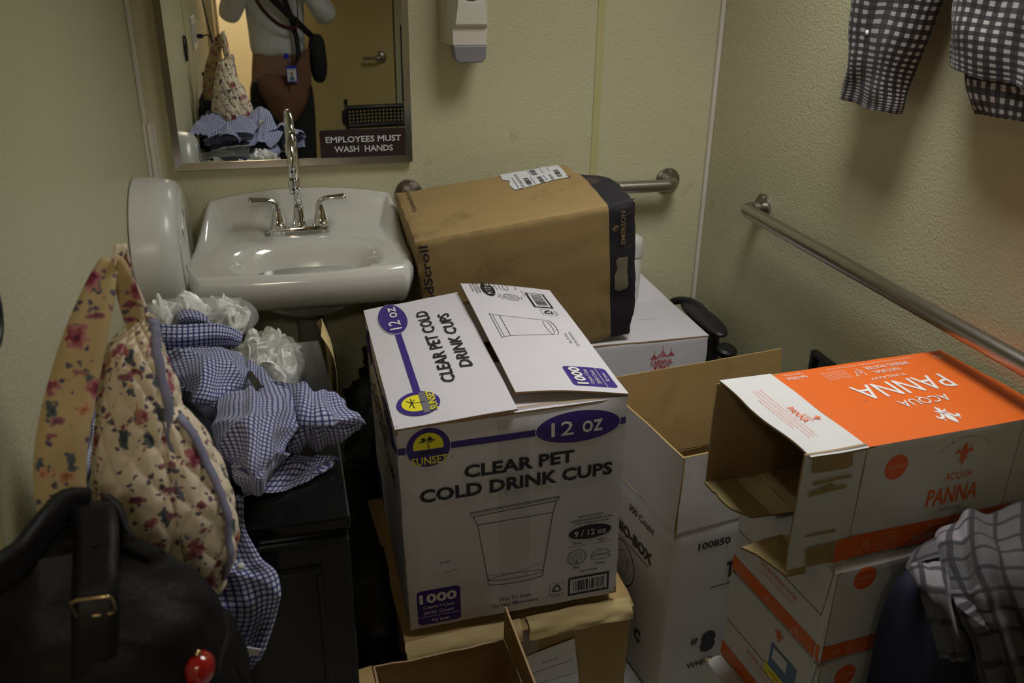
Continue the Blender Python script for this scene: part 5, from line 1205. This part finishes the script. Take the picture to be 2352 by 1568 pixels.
# piping / zipper lines running up the side seam
for k, (u0, u1) in enumerate(((.86, .90), (.80, .93))):
    pts = [onb(u0 + (u1 - u0) * j / 30, .02 + .96 * j / 30 if k == 0 else .02 + .90 * j / 30, .003) for j in range(31)]
    if k == 0: MB().tube(pts, .0062, 10, flat=.5).build('zipper', M['lavender'], t, True, smooth=True)
pts = [pocket(.30, .08 + .9 * j / 24) + V((.005, -.004, 0)) for j in range(25)]
MB().tube(pts, .0065, 10, flat=.5).build('piping', M['lavender'], t, True, smooth=True)
# straps: broad quilted webbing rising to a peak then falling to the left
def ribbon(name, pts, wdt, th_, mat_, side, n=50, tw=None):
    P_ = spline(pts, n); side = V(side).normalized(); vs = []
    for i, p in enumerate(P_):
        w_ = wdt if not isinstance(wdt, (list, tuple)) else catmull([V((x, 0, 0)) for x in wdt], i / (n - 1)).x
        tg = (P_[min(i + 1, n - 1)] - P_[max(i - 1, 0)]).normalized(); sd = (side - tg * side.dot(tg)).normalized(); nn = tg.cross(sd)
        for a, b in ((-1, -1), (-.5, -1.5), (0, -1), (.5, -1.5), (1, -1), (1, 1), (.5, 1.5), (0, 1), (-.5, 1.5), (-1, 1)): vs.append(p + sd * (w_ / 2 * a) + nn * (th_ / 2 * b))
    mb = MB(); mb.add(vs, [(i * 10 + k, i * 10 + (k + 1) % 10, (i + 1) * 10 + (k + 1) % 10, (i + 1) * 10 + k) for i in range(n - 1) for k in range(10)] + [tuple(range(10))[::-1], tuple((n - 1) * 10 + k for k in range(10))])
    return mb.build(name, M[mat_], t, True, smooth=True)
def Y(px, py, y): return aty(px, py, y)
ribbon('strap', [Y(318, 765, 1.03), Y(302, 705, 1.03), Y(282, 640, 1.02), Y(262, 605, 1.02), Y(245, 620, 1.015), Y(225, 680, 1.0), Y(195, 780, .98), Y(165, 900, .96), Y(143, 1010, .94), Y(138, 1100, .93), Y(146, 1190, .92)], (.020, .024, .022, .022, .024, .034, .044, .050, .052, .052, .048), .006, 'floral_strap', (1, .15, .1))
ribbon('strap', [Y(345, 790, 1.045), Y(322, 720, 1.05), Y(296, 640, 1.05), Y(284, 590, 1.045), Y(279, 568, 1.04), Y(272, 585, 1.035), Y(266, 615, 1.03)], (.024, .020, .014, .012, .012, .012, .012), .006, 'floral', (1, .2, .1))

# ================================================================== BLACK LEATHER BAG (foreground, left)
t = thing('leather_bag', 'slouchy black leather bag with a metal ring buckle in the left foreground', 'bag', (-.22, .72, .726))
def leather(u, v):
    th = 2 * PI * u; c_, s_ = math.cos(th), math.sin(th)
    z = .727 + .265 * v; k = (1 - v) ** .5
    rx = .125 * (.75 + .25 * k) * (1 - .25 * smooth(.8, 1, v)); ry = .110 * (.45 + .55 * k) * (1 - .6 * smooth(.75, 1, v))
    x = -.215 + rx * math.copysign(abs(c_) ** .7, c_) - .01 * v; y = .80 + ry * math.copysign(abs(s_) ** .8, s_)
    p = V((x, y, z)); p.z -= .10 * max(0, (x + .20) / .12) * v * v * 1.0; p.z -= .03 * max(0, (-.26 - x) / .08) * v
    d = .012 * noise.noise(p * 9) + .006 * abs(noise.noise(p * 22))
    return p + V((c_, s_, .2)) * d
MB().grid(leather, 110, 60, closeu=True).build('body', M['black_leather'], t, True, smooth=True)
def top_cap(u, v):
    th = 2 * PI * u; p = leather(u, .998); c_ = V((-.225, .80, 0)); c_.z = p.z - .012
    return p.lerp(c_, v) + V((0, 0, .010 * noise.noise(V((p.x * 20, p.y * 20, v * 3)))))
MB().grid(top_cap, 60, 10, closeu=True).build('top_panel', M['black_leather'], t, True, smooth=True)
# bottom-right belly slumping forward, below the floral bag
tb = blob((-.142, .80, .792), .058, .080, .078, .02, 10, 4, e=2.4); tb.build('side_pouch', M['black_leather'], t, True, smooth=True)
# wide tab strap over the top, ring buckle, handle
ribbon('handle_tab', [Y(200, 1165, .86), Y(215, 1175, .83), Y(222, 1220, .80), Y(220, 1290, .77), Y(218, 1360, .745), Y(218, 1440, .73), Y(216, 1560, .72)], .040, .007, 'black_leather', (1, .1, 0))
ribbon('shoulder_strap', [Y(195, 1160, .86), Y(150, 1165, .84), Y(105, 1210, .80), Y(50, 1280, .76), Y(-20, 1330, .72), Y(-90, 1400, .70)], .036, .008, 'black_leather', (0, 0, 1))
ribbon('shoulder_strap', [Y(230, 1160, .87), Y(265, 1190, .86), Y(300, 1260, .84), Y(345, 1330, .83), Y(395, 1390, .83), Y(440, 1440, .82)], .036, .008, 'black_leather', (0, 0, 1))
c = Y(218, 1382, .735); rg = MB(); w2, h2 = .0175, .013
pts = []
for cx, cz, a in ((w2 - .006, -h2 + .006, -90), (w2 - .006, h2 - .006, 0), (-w2 + .006, h2 - .006, 90), (-w2 + .006, -h2 + .006, 180)):
    for k in range(5): th = math.radians(a + 22.5 * k); pts.append(c + V((cx + .006 * math.cos(th), -.3 * (cz + .006 * math.sin(th)) - .007, cz + .006 * math.sin(th))))
pts.append(pts[0]); rg.tube(pts, .0017, 8, caps=False).build('ring_buckle', M['gold'], t, True, smooth=True)
ribbon('metal_zipper', [Y(318, 1310, .82), Y(345, 1325, .82), Y(368, 1342, .82), Y(385, 1360, .82)], .006, .004, 'chrome', (0, 0, 1), n=16)
c = Y(455, 1530, .74)
t2 = thing('bag_charm', 'shiny red enamel charm with a gold cap hanging on the black bag', 'charm', c)
MB().lathe([(.0, -.024), (.012, -.019), (.0165, -.006), (.0155, .008), (.009, .014), (.0, .016)], c, (.1, 0, 1), 24).build('bulb', M['red_gloss'], t2, True, smooth=True)
MB().lathe([(.004, .013), (.004, .018), (.0025, .020), (.0, .021)], c, (.1, 0, 1), 16).build('cap', M['gold'], t2, True, smooth=True)
# ================================================================== RIGHT SIDE
# ---- office chair under the flat white carton
t = thing('office_chair', 'black office chair in the corner carrying the flat white carton', 'chair', (.87, 2.19, 0))
mb = MB().box((.63, 1.955, .325), (1.09, 2.405, .384)); mb.build('seat', M['dark_fabric'], t, True, bevel=.018)
MB().lathe([(.028, .06), (.028, .22), (.020, .22), (.020, .325)], (.87, 2.18, 0), n=20).build('gas_column', M['black_plastic'], t, True, autos=40)
for k in range(5):
    a = 2 * PI * k / 5 + .35; d = V((math.cos(a), math.sin(a), 0)); l = .205
    MB().tube([V((.87, 2.18, .095)) + d * .015, V((.87, 2.18, .085)) + d * l * .6, V((.87, 2.18, .062)) + d * l], [.024, .018, .013], 10).build('base_leg', M['black_plastic'], t, True, smooth=True)
    p = V((.87, 2.18, .024)) + d * (l - .005); MB().lathe([(.0, -.014), (.022, -.014), (.023, -.008), (.023, .008), (.022, .014), (.0, .014)], p, d.cross(V((0, 0, 1))), 16).build('caster', M['black_plastic'], t, True, autos=40)
def armrest(x, s_):
    pf = []; n = 40
    def pad(u, v):
        th = 2 * PI * u; ph = PI * (v - .5); e = 2.3
        f = lambda a, q=e: math.copysign(abs(a) ** (2 / q), a)
        yy = 2.215 + .135 * f(math.cos(th)) * abs(math.cos(ph)) ** (2 / e); wd = .040 - .010 * (yy - 2.08) / .27
        return V((x + wd * f(math.sin(th)) * abs(math.cos(ph)) ** (2 / e), yy, .540 + .016 * f(math.sin(ph)) - .25 * (yy - 2.215) ** 2))
    a = MB().grid(pad, 40, 16, closeu=True).build('armrest', M['black_plastic'], t, True, smooth=True)
    MB().tube(spline([(x - .045 * s_, 2.385, .50), (x - .025 * s_, 2.365, .535), (x + .006 * s_, 2.325, .548), (x + .016 * s_, 2.27, .548), (x + .016 * s_, 2.22, .540)], 20), [.012] * 20, 10).build('arm_loop', M['black_plastic'], t, True, smooth=True)
    MB().tube(spline([(x - .01 * s_, 2.15, .53), (x - .004 * s_, 2.13, .48), (x - .01 * s_, 2.13, .42), (x - .03 * s_, 2.15, .345), (x - .09 * s_, 2.17, .33)], 20), [.026, .026, .025, .024, .022, .02, .02, .02, .02, .02] + [.018] * 10, 14, flat=.7).build('arm_post', M['black_plastic'], t, True, smooth=True)
    MB().lathe([(.0, -.012), (.026, -.012), (.030, -.006), (.030, .006), (.024, .012), (.0, .013)], (x + .012 * s_, 2.075, .492), (.1 * s_, -.2, 1), 20).build('height_lever', M['black_plastic'], t, True, autos=40)
armrest(1.155, 1); armrest(.585, -1)
tag(blob((1.135, 1.935, .245), .082, .115, .245, .01, 6, 6, e=3.2, zmin=0).build('cushion', M['dark_fabric'], smooth=True), 'dark grey fabric cushion standing in the corner behind the tall white carton', 'cushion')

# ---- black and white gingham shirt hung on the right wall
t = thing('gingham_shirt', 'black and white gingham shirt hanging on the right wall', 'shirt', (1.17, 1.2, 1.28))
XS = 1.165
def tubecloth(name, secs_, nu=64, nv=90, amp=.006, fr=14, seed=0, folds=3, fold=.006, per=None, part=None):
    """closed sleeve of cloth; secs_: (centre, half width along the wall, half thickness, tilt)"""
    P_ = [V(s_[0]) for s_ in secs_]; Q_ = [V((s_[1], s_[2], s_[3] if len(s_) > 3 else 0)) for s_ in secs_]
    per = per or 2 * (secs_[0][1] * 2); ln = sum((P_[i + 1] - P_[i]).length for i in range(len(P_) - 1))
    def fn(u, v):
        p = catmull(P_, v); q = catmull(Q_, v); th = 2 * PI * u
        # fold pattern: flattened loop
        a = math.copysign(abs(math.cos(th)) ** .8, math.cos(th)) * q.x; b = math.copysign(abs(math.sin(th)) ** .6, math.sin(th)) * q.y
        b += fold * math.sin(folds * th + 2 * noise.noise(V((v * 4, seed, 0))) + seed) * (.4 + .6 * v)
        dirv = V((0, 1, 0)) * math.cos(q.z) + V((0, 0, 1)) * math.sin(q.z)
        r = p + dirv * a + V((1, 0, 0)) * b
        return r + noise.noise_vector(r * fr + V((seed, 0, 0))) * amp
    return MB().grid(fn, nu, nv, closeu=False, uvfn=lambda u, v: (u * per, v * ln)).build(name, M['bw_check'], t, True, smooth=True, solid=.0012)
tubecloth('sleeve', [((XS, 1.47, 1.88), .075, .035), ((XS, 1.545, 1.66), .105, .035), ((XS, 1.585, 1.50), .126, .034), ((XS, 1.597, 1.42), .118, .032), ((XS, 1.606, 1.345), .097, .028), ((XS, 1.609, 1.300), .088, .024), ((XS, 1.613, 1.265), .090, .022), ((XS, 1.618, 1.243), .092, .020)], per=.42, folds=4, fold=.005, seed=1)
tubecloth('sleeve', [((XS, .83, 1.88), .075, .035), ((XS, .76, 1.66), .085, .035), ((XS, .72, 1.45), .085, .03), ((XS, .70, 1.25), .075, .025)], per=.42, folds=4, fold=.005, seed=2)
tubecloth('shirt_body', [((XS, 1.15, 1.93), .20, .028), ((XS, 1.15, 1.86), .29, .038), ((XS, 1.15, 1.70), .285, .04), ((XS, 1.15, 1.50), .280, .04), ((XS, 1.15, 1.40), .268, .038), ((XS, 1.145, 1.335), .262, .036, .05)], per=1.15, folds=6, fold=.009, seed=3, nu=110)
mb = cloth([[V((1.135, 1.335, 1.40)), V((1.15, 1.22, 1.40)), V((1.15, 1.1, 1.40)), V((1.15, .95, 1.40))], [V((1.135, 1.330, 1.33)), V((1.145, 1.22, 1.33)), V((1.15, 1.1, 1.33)), V((1.15, .95, 1.33))], [V((1.15, 1.305, 1.281)), V((1.15, 1.22, 1.285)), V((1.16, 1.1, 1.29)), V((1.15, .95, 1.30))]], 50, 24, amp=.006, freq=14, seed=4)
mb.build('shirt_tail', M['bw_check'], t, True, smooth=True, solid=.0012)
MB().lathe([(.0, 0), (.0055, 0), (.0055, .0015), (.0, .002)], (XS - .026, 1.63, 1.385), (-1, 0, 0), 16).build('button', M['white_plastic'], t, True, smooth=True)
h = thing('coat_hook', 'metal coat hook on the right wall holding the gingham shirt', 'hook', (RIGHT, 1.15, 2.02))
MB().box((RIGHT - .005, 1.13, 1.98), (RIGHT, 1.17, 2.06)).build('hook_plate', M['steel'], h, True, bevel=.002); MB().tube(spline([(RIGHT - .004, 1.15, 2.03), (RIGHT - .04, 1.15, 2.02), (RIGHT - .06, 1.15, 2.04)], 10), .005, 10).build('prong', M['steel'], h, True, smooth=True)
g = thing('coat_hanger', 'wire coat hanger inside the gingham shirt', 'hanger', (1.165, 1.15, 1.93))
MB().tube(spline([(1.165, 1.15, 2.035), (1.165, 1.165, 2.045), (1.165, 1.17, 2.03), (1.165, 1.15, 2.0), (1.165, 1.15, 1.965)], 14), .002, 8).build('hook', M['steel'], g, True, smooth=True)
MB().tube([(1.165, .90, 1.87), (1.165, 1.15, 1.965), (1.165, 1.40, 1.87), (1.165, .90, 1.87)], .002, 8).build('wire', M['steel'], g, True, smooth=True)

# ---- navy padded bag and plaid shirt on it, lower right
tag(blob((1.045, .900, .325), .170, .082, .325, .012, 5, 9, e=8.0, zmin=0).build('duffel_bag', M['navy_fabric'], smooth=True), 'tall dark navy padded bag in front of the water cartons', 'bag')
t = thing('plaid_shirt', 'black, grey and white plaid shirt draped over the navy bag', 'shirt', (1.0, .80, .66))
def ps(name, rows, nu, nv, amp, fr, seed, rip=0, ripf=4, ripdir=0, dens=1.0, uo=(0, 0)):
    return cloth(rows, nu, nv, amp=amp, freq=fr, seed=seed, rip=rip, ripf=ripf, ripdir=ripdir, dens=dens, uo=uo).build(name, M['plaid'], t, True, smooth=True, solid=.002)
ps('front_panel', [[Y(2150, 1238, .985), Y(2205, 1184, .985), Y(2275, 1172, .98), Y(2360, 1165, .98), Y(2440, 1180, .97)], [Y(2140, 1275, .93), Y(2200, 1235, .91), Y(2275, 1225, .90), Y(2360, 1225, .90), Y(2450, 1240, .90)],
   [Y(2155, 1330, .88), Y(2210, 1310, .85), Y(2290, 1290, .83), Y(2370, 1300, .83), Y(2470, 1310, .83)], [Y(2170, 1390, .85), Y(2240, 1390, .80), Y(2320, 1380, .79), Y(2400, 1390, .79), Y(2490, 1400, .80)],
   [Y(2210, 1480, .83), Y(2270, 1480, .78), Y(2350, 1480, .77), Y(2440, 1480, .77), Y(2520, 1490, .78)], [Y(2250, 1620, .81), Y(2300, 1640, .77), Y(2390, 1640, .75), Y(2470, 1640, .75), Y(2540, 1640, .76)]], 90, 90, .010, 9, 1, rip=.006, ripf=3.5)
ps('sleeve', [[Y(2080, 1302, .90), Y(2120, 1288, .88), Y(2160, 1296, .87), Y(2185, 1330, .87)], [Y(2100, 1330, .87), Y(2130, 1325, .85), Y(2165, 1335, .84), Y(2195, 1360, .85)], [Y(2118, 1385, .85), Y(2145, 1385, .82), Y(2175, 1390, .815), Y(2205, 1410, .83)],
   [Y(2140, 1450, .84), Y(2165, 1450, .81), Y(2195, 1450, .80), Y(2230, 1465, .82)], [Y(2160, 1510, .83), Y(2185, 1515, .80), Y(2215, 1515, .80), Y(2250, 1520, .82)]], 40, 60, .005, 12, 3, rip=.003, ripf=2, uo=(.2, .03))
ps('collar', [[Y(2100, 1268, .94), Y(2140, 1240, .95), Y(2175, 1225, .95)], [Y(2085, 1290, .92), Y(2120, 1262, .925), Y(2160, 1245, .925)], [Y(2082, 1300, .91), Y(2125, 1285, .90), Y(2165, 1275, .90)]], 30, 20, .006, 14, 5, uo=(.08, .09))

# ================================================================== BEHIND THE CAMERA (seen in the mirror)
t = struct(thing('door_1', None, None, (.005, -.625, 0), (0, 0, math.atan2(.13, .64))))
MB().box((0, -.022, .01), (.665, .022, 2.05)).build('leaf', M['door_tan'], t, bevel=.002)
f = MB().lathe([(.0, .022), (.033, .022), (.033, .028), (.026, .036), (.014, .040), (.0, .040)], (.590, 0, .945), (0, 1, 0), 28).build('lever_rose', M['steel'], t, autos=40)
MB().tube(spline([(.590, .036, .945), (.590, .062, .945), (.575, .068, .945), (.53, .068, .942), (.495, .062, .940)], 18), .0085, 12).build('lever_handle', M['steel'], t, smooth=True)
t = struct(thing('door_2', None, None, (-.36, -1.9, 0), (0, 0, 0)))
MB().box((0, 0, 0), (.85, .04, 2.05)).build('leaf', M['door_cream'], t, bevel=.002)
# dark poster
t = thing('poster', 'dark navy poster with pale letters on the wall behind the door', 'poster', (.95, FRONT, 1.0))
MB().box((.69, FRONT, .70), (1.15, FRONT + .006, 1.12)).build('board', M['navy_fabric'], t, True)
pr = Print((1.15, FRONT + .006, .70), (-1, 0, 0), (0, 0, 1))
pr.text('white_ink', 'ARD', .40, .385, .06, .022).text('white_ink', 'NT', .415, .29, .055, .028).text('white_ink', 'ER', .415, .225, .055, .028); pr.flush(t, True, 'lettering')
# black perforated folding chair
t = thing('folding_chair', 'black folding chair with a perforated plastic back in front of the ochre door', 'chair', (.60, -.22, 0))
mb = MB(); nx, nz = 20, 4; x0, x1, z0, z1 = .340, .80, .60, .700
def bk(x, z): return V((x, -.30 + .5 * (x - .57) ** 2, z + .018 * (x - .335)))
for i in range(nx):
    for j in range(nz):
        a0, a1 = x0 + .02 + (x1 - x0 - .04) * i / nx, x0 + .02 + (x1 - x0 - .04) * (i + 1) / nx; b0, b1 = z0 + .012 + (z1 - z0 - .024) * j / nz, z0 + .012 + (z1 - z0 - .024) * (j + 1) / nz
        cx_, cz_ = (a0 + a1) / 2, (b0 + b1) / 2; r_ = .0058
        sq = [(a0, b0), (cx_, b0), (a1, b0), (a1, cz_), (a1, b1), (cx_, b1), (a0, b1), (a0, cz_)]
        ci = [(cx_ + r_ * math.cos(math.radians(-135 + 45 * k)), cz_ + r_ * math.sin(math.radians(-135 + 45 * k))) for k in range(8)]
        mb.add([bk(*p) for p in sq] + [bk(*p) for p in ci], [(k, (k + 1) % 8, 8 + (k + 1) % 8, 8 + k) for k in range(8)])
mb.build('backrest', M['black_plastic'], t, True, solid=.006)
MB().tube([bk(x, z) for x, z in ((x0 + .02, z0), (x1 - .02, z0), (x1, z0 + .02), (x1, z1 - .02), (x1 - .02, z1), (x0 + .02, z1), (x0, z1 - .02), (x0, z0 + .02), (x0 + .02, z0))], .014, 10, caps=False).build('back_rim', M['black_plastic'], t, True, smooth=True)
MB().box((.36, -.30, .42), (.78, .02, .445)).build('seat', M['black_plastic'], t, True, bevel=.01)
for x in (.355, .785):
    MB().tube([(x, -.33, .74), (x, -.28, .43), (x, .06, .0)], .011, 10).build('leg', M['black_plastic'], t, True, smooth=True); MB().tube([(x, .0, .43), (x, -.33, .0)], .011, 10).build('leg', M['black_plastic'], t, True, smooth=True)

# ---- the photographer
def skin_fig(name, joints, edges, mat_, parent, levels=2, root=0):
    me = bpy.data.meshes.new(name); inv = MATS[parent.name].inverted()
    me.from_pydata([tuple(inv @ V(j[0])) for j in joints], edges, []); me.materials.append(M[mat_])
    o = bpy.data.objects.new(name, me); COL.objects.link(o); o.parent = parent
    o.modifiers.new('skin', 'SKIN'); 
    lay = me.skin_vertices[0] if me.skin_vertices else None
    if lay is None:
        bm = bmesh.new(); bm.from_mesh(me); bm.verts.layers.skin.verify(); bm.to_mesh(me); bm.free(); lay = me.skin_vertices[0]
    for k, j in enumerate(joints):
        r = j[1]; lay.data[k].radius = r if isinstance(r, tuple) else (r, r); lay.data[k].use_root = (k == root)
    md = o.modifiers.new('subsurf', 'SUBSURF'); md.levels = levels; md.render_levels = levels
    for p in me.polygons: p.use_smooth = True
    o.modifiers['skin'].use_smooth_shade = True
    return o
t = thing('person', 'person in white long-sleeved shirt and black trousers raising a camera, seen in the mirror', 'person', (.02, -.20, 0))
PX, PY = .015, -.255
J = [((PX, PY, .90), (.145, .105)), ((PX, PY, 1.04), (.130, .095)), ((PX, PY - .01, 1.20), (.145, .10)), ((PX, PY - .01, 1.33), (.13, .085)), ((PX, PY, 1.40), .052), ((PX, PY + .01, 1.45), .052), ((PX, PY + .005, 1.52), (.078, .092)), ((PX, PY, 1.585), (.074, .088)), ((PX, PY, 1.625), (.045, .055)),
     ((PX - .165, PY - .02, 1.335), .052), ((PX - .235, PY + .03, 1.175), .042), ((PX - .115, PY + .13, 1.36), .030), ((PX - .065, PY + .165, 1.445), .026),
     ((PX + .165, PY - .02, 1.335), .052), ((PX + .270, PY + .03, 1.165), .042), ((PX + .130, PY + .13, 1.36), .030), ((PX + .070, PY + .165, 1.445), .026),
     ((PX - .085, PY, .80), (.085, .085)), ((PX - .095, PY, .48), .056), ((PX - .10, PY - .02, .09), .040), ((PX - .105, PY + .10, .04), (.035, .028)),
     ((PX + .085, PY, .80), (.085, .085)), ((PX + .095, PY, .48), .056), ((PX + .10, PY - .02, .09), .040), ((PX + .105, PY + .10, .04), (.035, .028))]
E_ = [(0, 1), (1, 2), (2, 3), (3, 4), (4, 5), (5, 6), (6, 7), (7, 8), (3, 9), (9, 10), (10, 11), (11, 12), (3, 13), (13, 14), (14, 15), (15, 16), (0, 17), (17, 18), (18, 19), (19, 20), (0, 21), (21, 22), (22, 23), (23, 24)]
skin_fig('body', J, E_, 'skin', t)
JS = [(J[0][0][:2] + (.965,), (.158, .118)), (J[1][0], (.152, .114)), (J[2][0], (.160, .115)), (J[3][0], (.140, .098)), ((PX, PY, 1.395), .066), (J[9][0], .070), ((PX - .205, PY, 1.26), .062), (J[10][0], .060), ((PX - .18, PY + .08, 1.26), .052), ((PX - .125, PY + .122, 1.345), .042),
      (J[13][0], .070), ((PX + .225, PY, 1.26), .062), (J[14][0], .062), ((PX + .205, PY + .08, 1.26), .052), ((PX + .138, PY + .122, 1.345), .042)]
so = skin_fig('shirt', JS, [(0, 1), (1, 2), (2, 3), (3, 4), (3, 5), (5, 6), (6, 7), (7, 8), (8, 9), (3, 10), (10, 11), (11, 12), (12, 13), (13, 14)], 'shirt_white', t)
JT = [((PX, PY, .93), (.150, .112)), ((PX, PY, .87), (.152, .112)), ((PX - .085, PY, .76), .098), ((PX - .095, PY, .48), .072), ((PX - .10, PY - .015, .10), .055), ((PX + .085, PY, .76), .098), ((PX + .095, PY, .48), .072), ((PX + .10, PY - .015, .10), .055)]
skin_fig('trousers', JT, [(0, 1), (1, 2), (2, 3), (3, 4), (1, 5), (5, 6), (6, 7)], 'trouser_black', t)
for s_ in (-1, 1): blob((PX + .105 * s_, PY + .06, .035), .045, .13, .040, .0, 5, e=2.6, zmin=.001).build('shoe', M['black_plastic'], t, True, smooth=True)
# face and hair
for s_ in (-1, 1):
    MB().lathe([(.0, -.011), (.008, -.008), (.011, 0), (.008, .008), (.0, .011)], (PX + .031 * s_, PY + .082, 1.535), (0, 1, 0), 14).build('eye', M['sign_white'], t, True, smooth=True)
    blob((PX + .083 * s_, PY, 1.52), .010, .020, .032, .0, 5, nu=16, nv=12).build('ear', M['skin'], t, True, smooth=True)
blob((PX, PY + .098, 1.505), .013, .020, .024, .0, 5, nu=20, nv=14, e=2).build('nose', M['skin'], t, True, smooth=True); blob((PX, PY + .088, 1.465), .024, .010, .008, 0, 5, nu=20, nv=10, e=2).build('mouth', M['maroon'], t, True, smooth=True)
def hairf(u, v):
    th = 2 * PI * u; ph = PI * (v * .62 - .12); r = V((.098 * math.cos(th) * math.cos(ph), .112 * math.sin(th) * math.cos(ph), .118 * math.sin(ph)))
    return V((PX, PY - .022, 1.545)) + r * (1 + .05 * noise.noise(r * 40))
MB().grid(hairf, 48, 24, closeu=True).build('hair', M['hair'], t, True, smooth=True)
# hands: palm and five fingers each, closed on the camera
for s_ in (-1, 1):
    w0 = V((PX + .070 * s_, PY + .165, 1.440)); g = V((-.55 * s_, .35, .75)).normalized(); sd = V((0, .9, -.4)).normalized(); nn = g.cross(sd).normalized()
    jj = [(w0, (.020, .026)), (w0 + g * .035, (.018, .036)), (w0 + g * .070, (.014, .036))]; ed = [(0, 1), (1, 2)]
    for k in range(4):
        b_ = w0 + g * .078 + sd * (.027 - .018 * k); L_ = (.022, .026, .024, .018)[k]; i0 = len(jj)
        jj += [(b_, .0085), (b_ + g * L_ + V((-.004 * s_, 0, 0)), .008), (b_ + g * L_ * 1.3 + V((-.020 * s_, 0, .004)), .0075), (b_ + g * L_ * 1.3 + V((-.036 * s_, 0, -.004)), .0065)]; ed += [(2, i0), (i0, i0 + 1), (i0 + 1, i0 + 2), (i0 + 2, i0 + 3)]
    i0 = len(jj); jj += [(w0 + g * .03 + sd * .036, .011), (w0 + g * .055 + sd * .055 + V((-.012 * s_, 0, 0)), .010), (w0 + g * .078 + sd * .058 + V((-.026 * s_, 0, 0)), .008)]; ed += [(1, i0), (i0, i0 + 1), (i0 + 1, i0 + 2)]
    skin_fig('hand', jj, ed, 'skin', t, levels=1)
# camera held at the face, behind the viewpoint
t = thing('photo_camera', 'black camera held up by the person, seen in the mirror', 'camera', (.0, -.05, 1.49))
MB().box((-.062, -.140, 1.485), (.062, -.090, 1.575)).build('housing', M['black_plastic'], t, True, bevel=.008); MB().lathe([(.0, 0), (.030, 0), (.030, .028), (.027, .030), (.0, .026)], (0, -.093, 1.53), (0, 1, 0), 28).build('lens', M['black_plastic'], t, True, autos=40)
# straps and bags worn by the person
def strap(name, pts, wd, m, tt, side=(1, 0, 0)):
    global t
    o_ = t; t = tt; r_ = ribbon(name, pts, wd, .003, m, side, n=40); t = o_; return r_
t = thing('camera_strap', 'maroon and black camera strap hanging in a loop from the camera', 'strap', (0, -.05, 1.3))
strap('webbing', [(-.062, -.10, 1.53), (-.085, -.105, 1.40), (-.070, -.105, 1.27), (.0, -.105, 1.175), (.07, -.108, 1.135), (.12, -.11, 1.15), (.125, -.11, 1.3), (.10, -.10, 1.45), (.062, -.10, 1.53)], .020, 'maroon', t, (0, .3, 1))
t = thing('hobo_bag', 'slouchy brown suede shoulder bag worn across the front, seen in the mirror', 'bag', (.03, -.02, .77))
def hobo(u, v):
    th = 2 * PI * u; a = v * PI  # v runs left corner -> right corner along a crescent
    x = -.105 + .275 * v; mid = .835 - .055 * math.sin(a) + .10 * (v - .5) * (v - .5) * 2; hh = .015 + .115 * math.sin(a) ** .75; top = .022 * math.sin(a)
    z = mid + hh * math.sin(th) + .13 * smooth(.55, 1, v) * max(0, math.sin(th)) ; y = -.085 + (.020 + .045 * math.sin(a)) * math.cos(th)
    p = V((x, y, z)); return p + noise.noise_vector(p * 16) * .007
MB().grid(hobo, 56, 60, closeu=True).build('body', M['brown_suede'], t, True, smooth=True)
strap('shoulder_strap', [(.10, -.095, .93), (.115, -.12, 1.03), (.10, -.13, 1.15), (.065, -.135, 1.28), (.03, -.155, 1.40), (.02, -.27, 1.43)], .026, 'trouser_black', t)
strap('zipper', [(.060, -.024, .92), (.055, -.022, .87), (.052, -.024, .82)], .003, 'black_plastic', t)
t = thing('badge', 'blue and white photo badge on a blue reel clipped to the brown bag', 'badge', (.07, .035, .92))
MB().lathe([(.0, 0), (.014, 0), (.015, .004), (.013, .008), (.0, .009)], (.052, -.040, 1.005), (0, 1, 0), 24).build('reel', M['blue_plastic'], t, True, autos=40)
MB().box((.055, -.030, .962), (.063, -.025, .992)).build('clip', M['chrome'], t, True)
bd_ = MB().box((.046, -.018, .878), (.098, -.015, .960)).build('holder', M['blue_plastic'], t, True, bevel=.002)
pr = Print((.098, -.0148, .878), (-1, 0, 0), (0, 0, 1)); pr.rect('paper', .004, .006, .048, .068, .0004); pr.ell('skin', .026, .040, .006, .008, .0008).poly('blue_ink', [(.012, .008), (.040, .008), (.037, .026), (.026, .033), (.015, .026)], .0007).ell('hair', .026, .044, .0075, .006, .0006); pr.rect('grey_ink', .012, .060, .040, .063, .0006); pr.flush(t, True, 'printed')
t = thing('black_bag', 'black crossbody bag at the person\'s hip, seen in the mirror', 'bag', (.22, -.14, .85))
blob((.215, -.20, .975), .048, .085, .125, .008, 9, 3, e=2.8).build('body', M['trouser_black'], t, True, smooth=True)
strap('shoulder_strap', [(.20, -.17, 1.08), (.14, -.130, 1.14), (.06, -.120, 1.22), (-.02, -.125, 1.30), (-.08, -.165, 1.38), (-.09, -.27, 1.40)], .034, 'trouser_black', t)
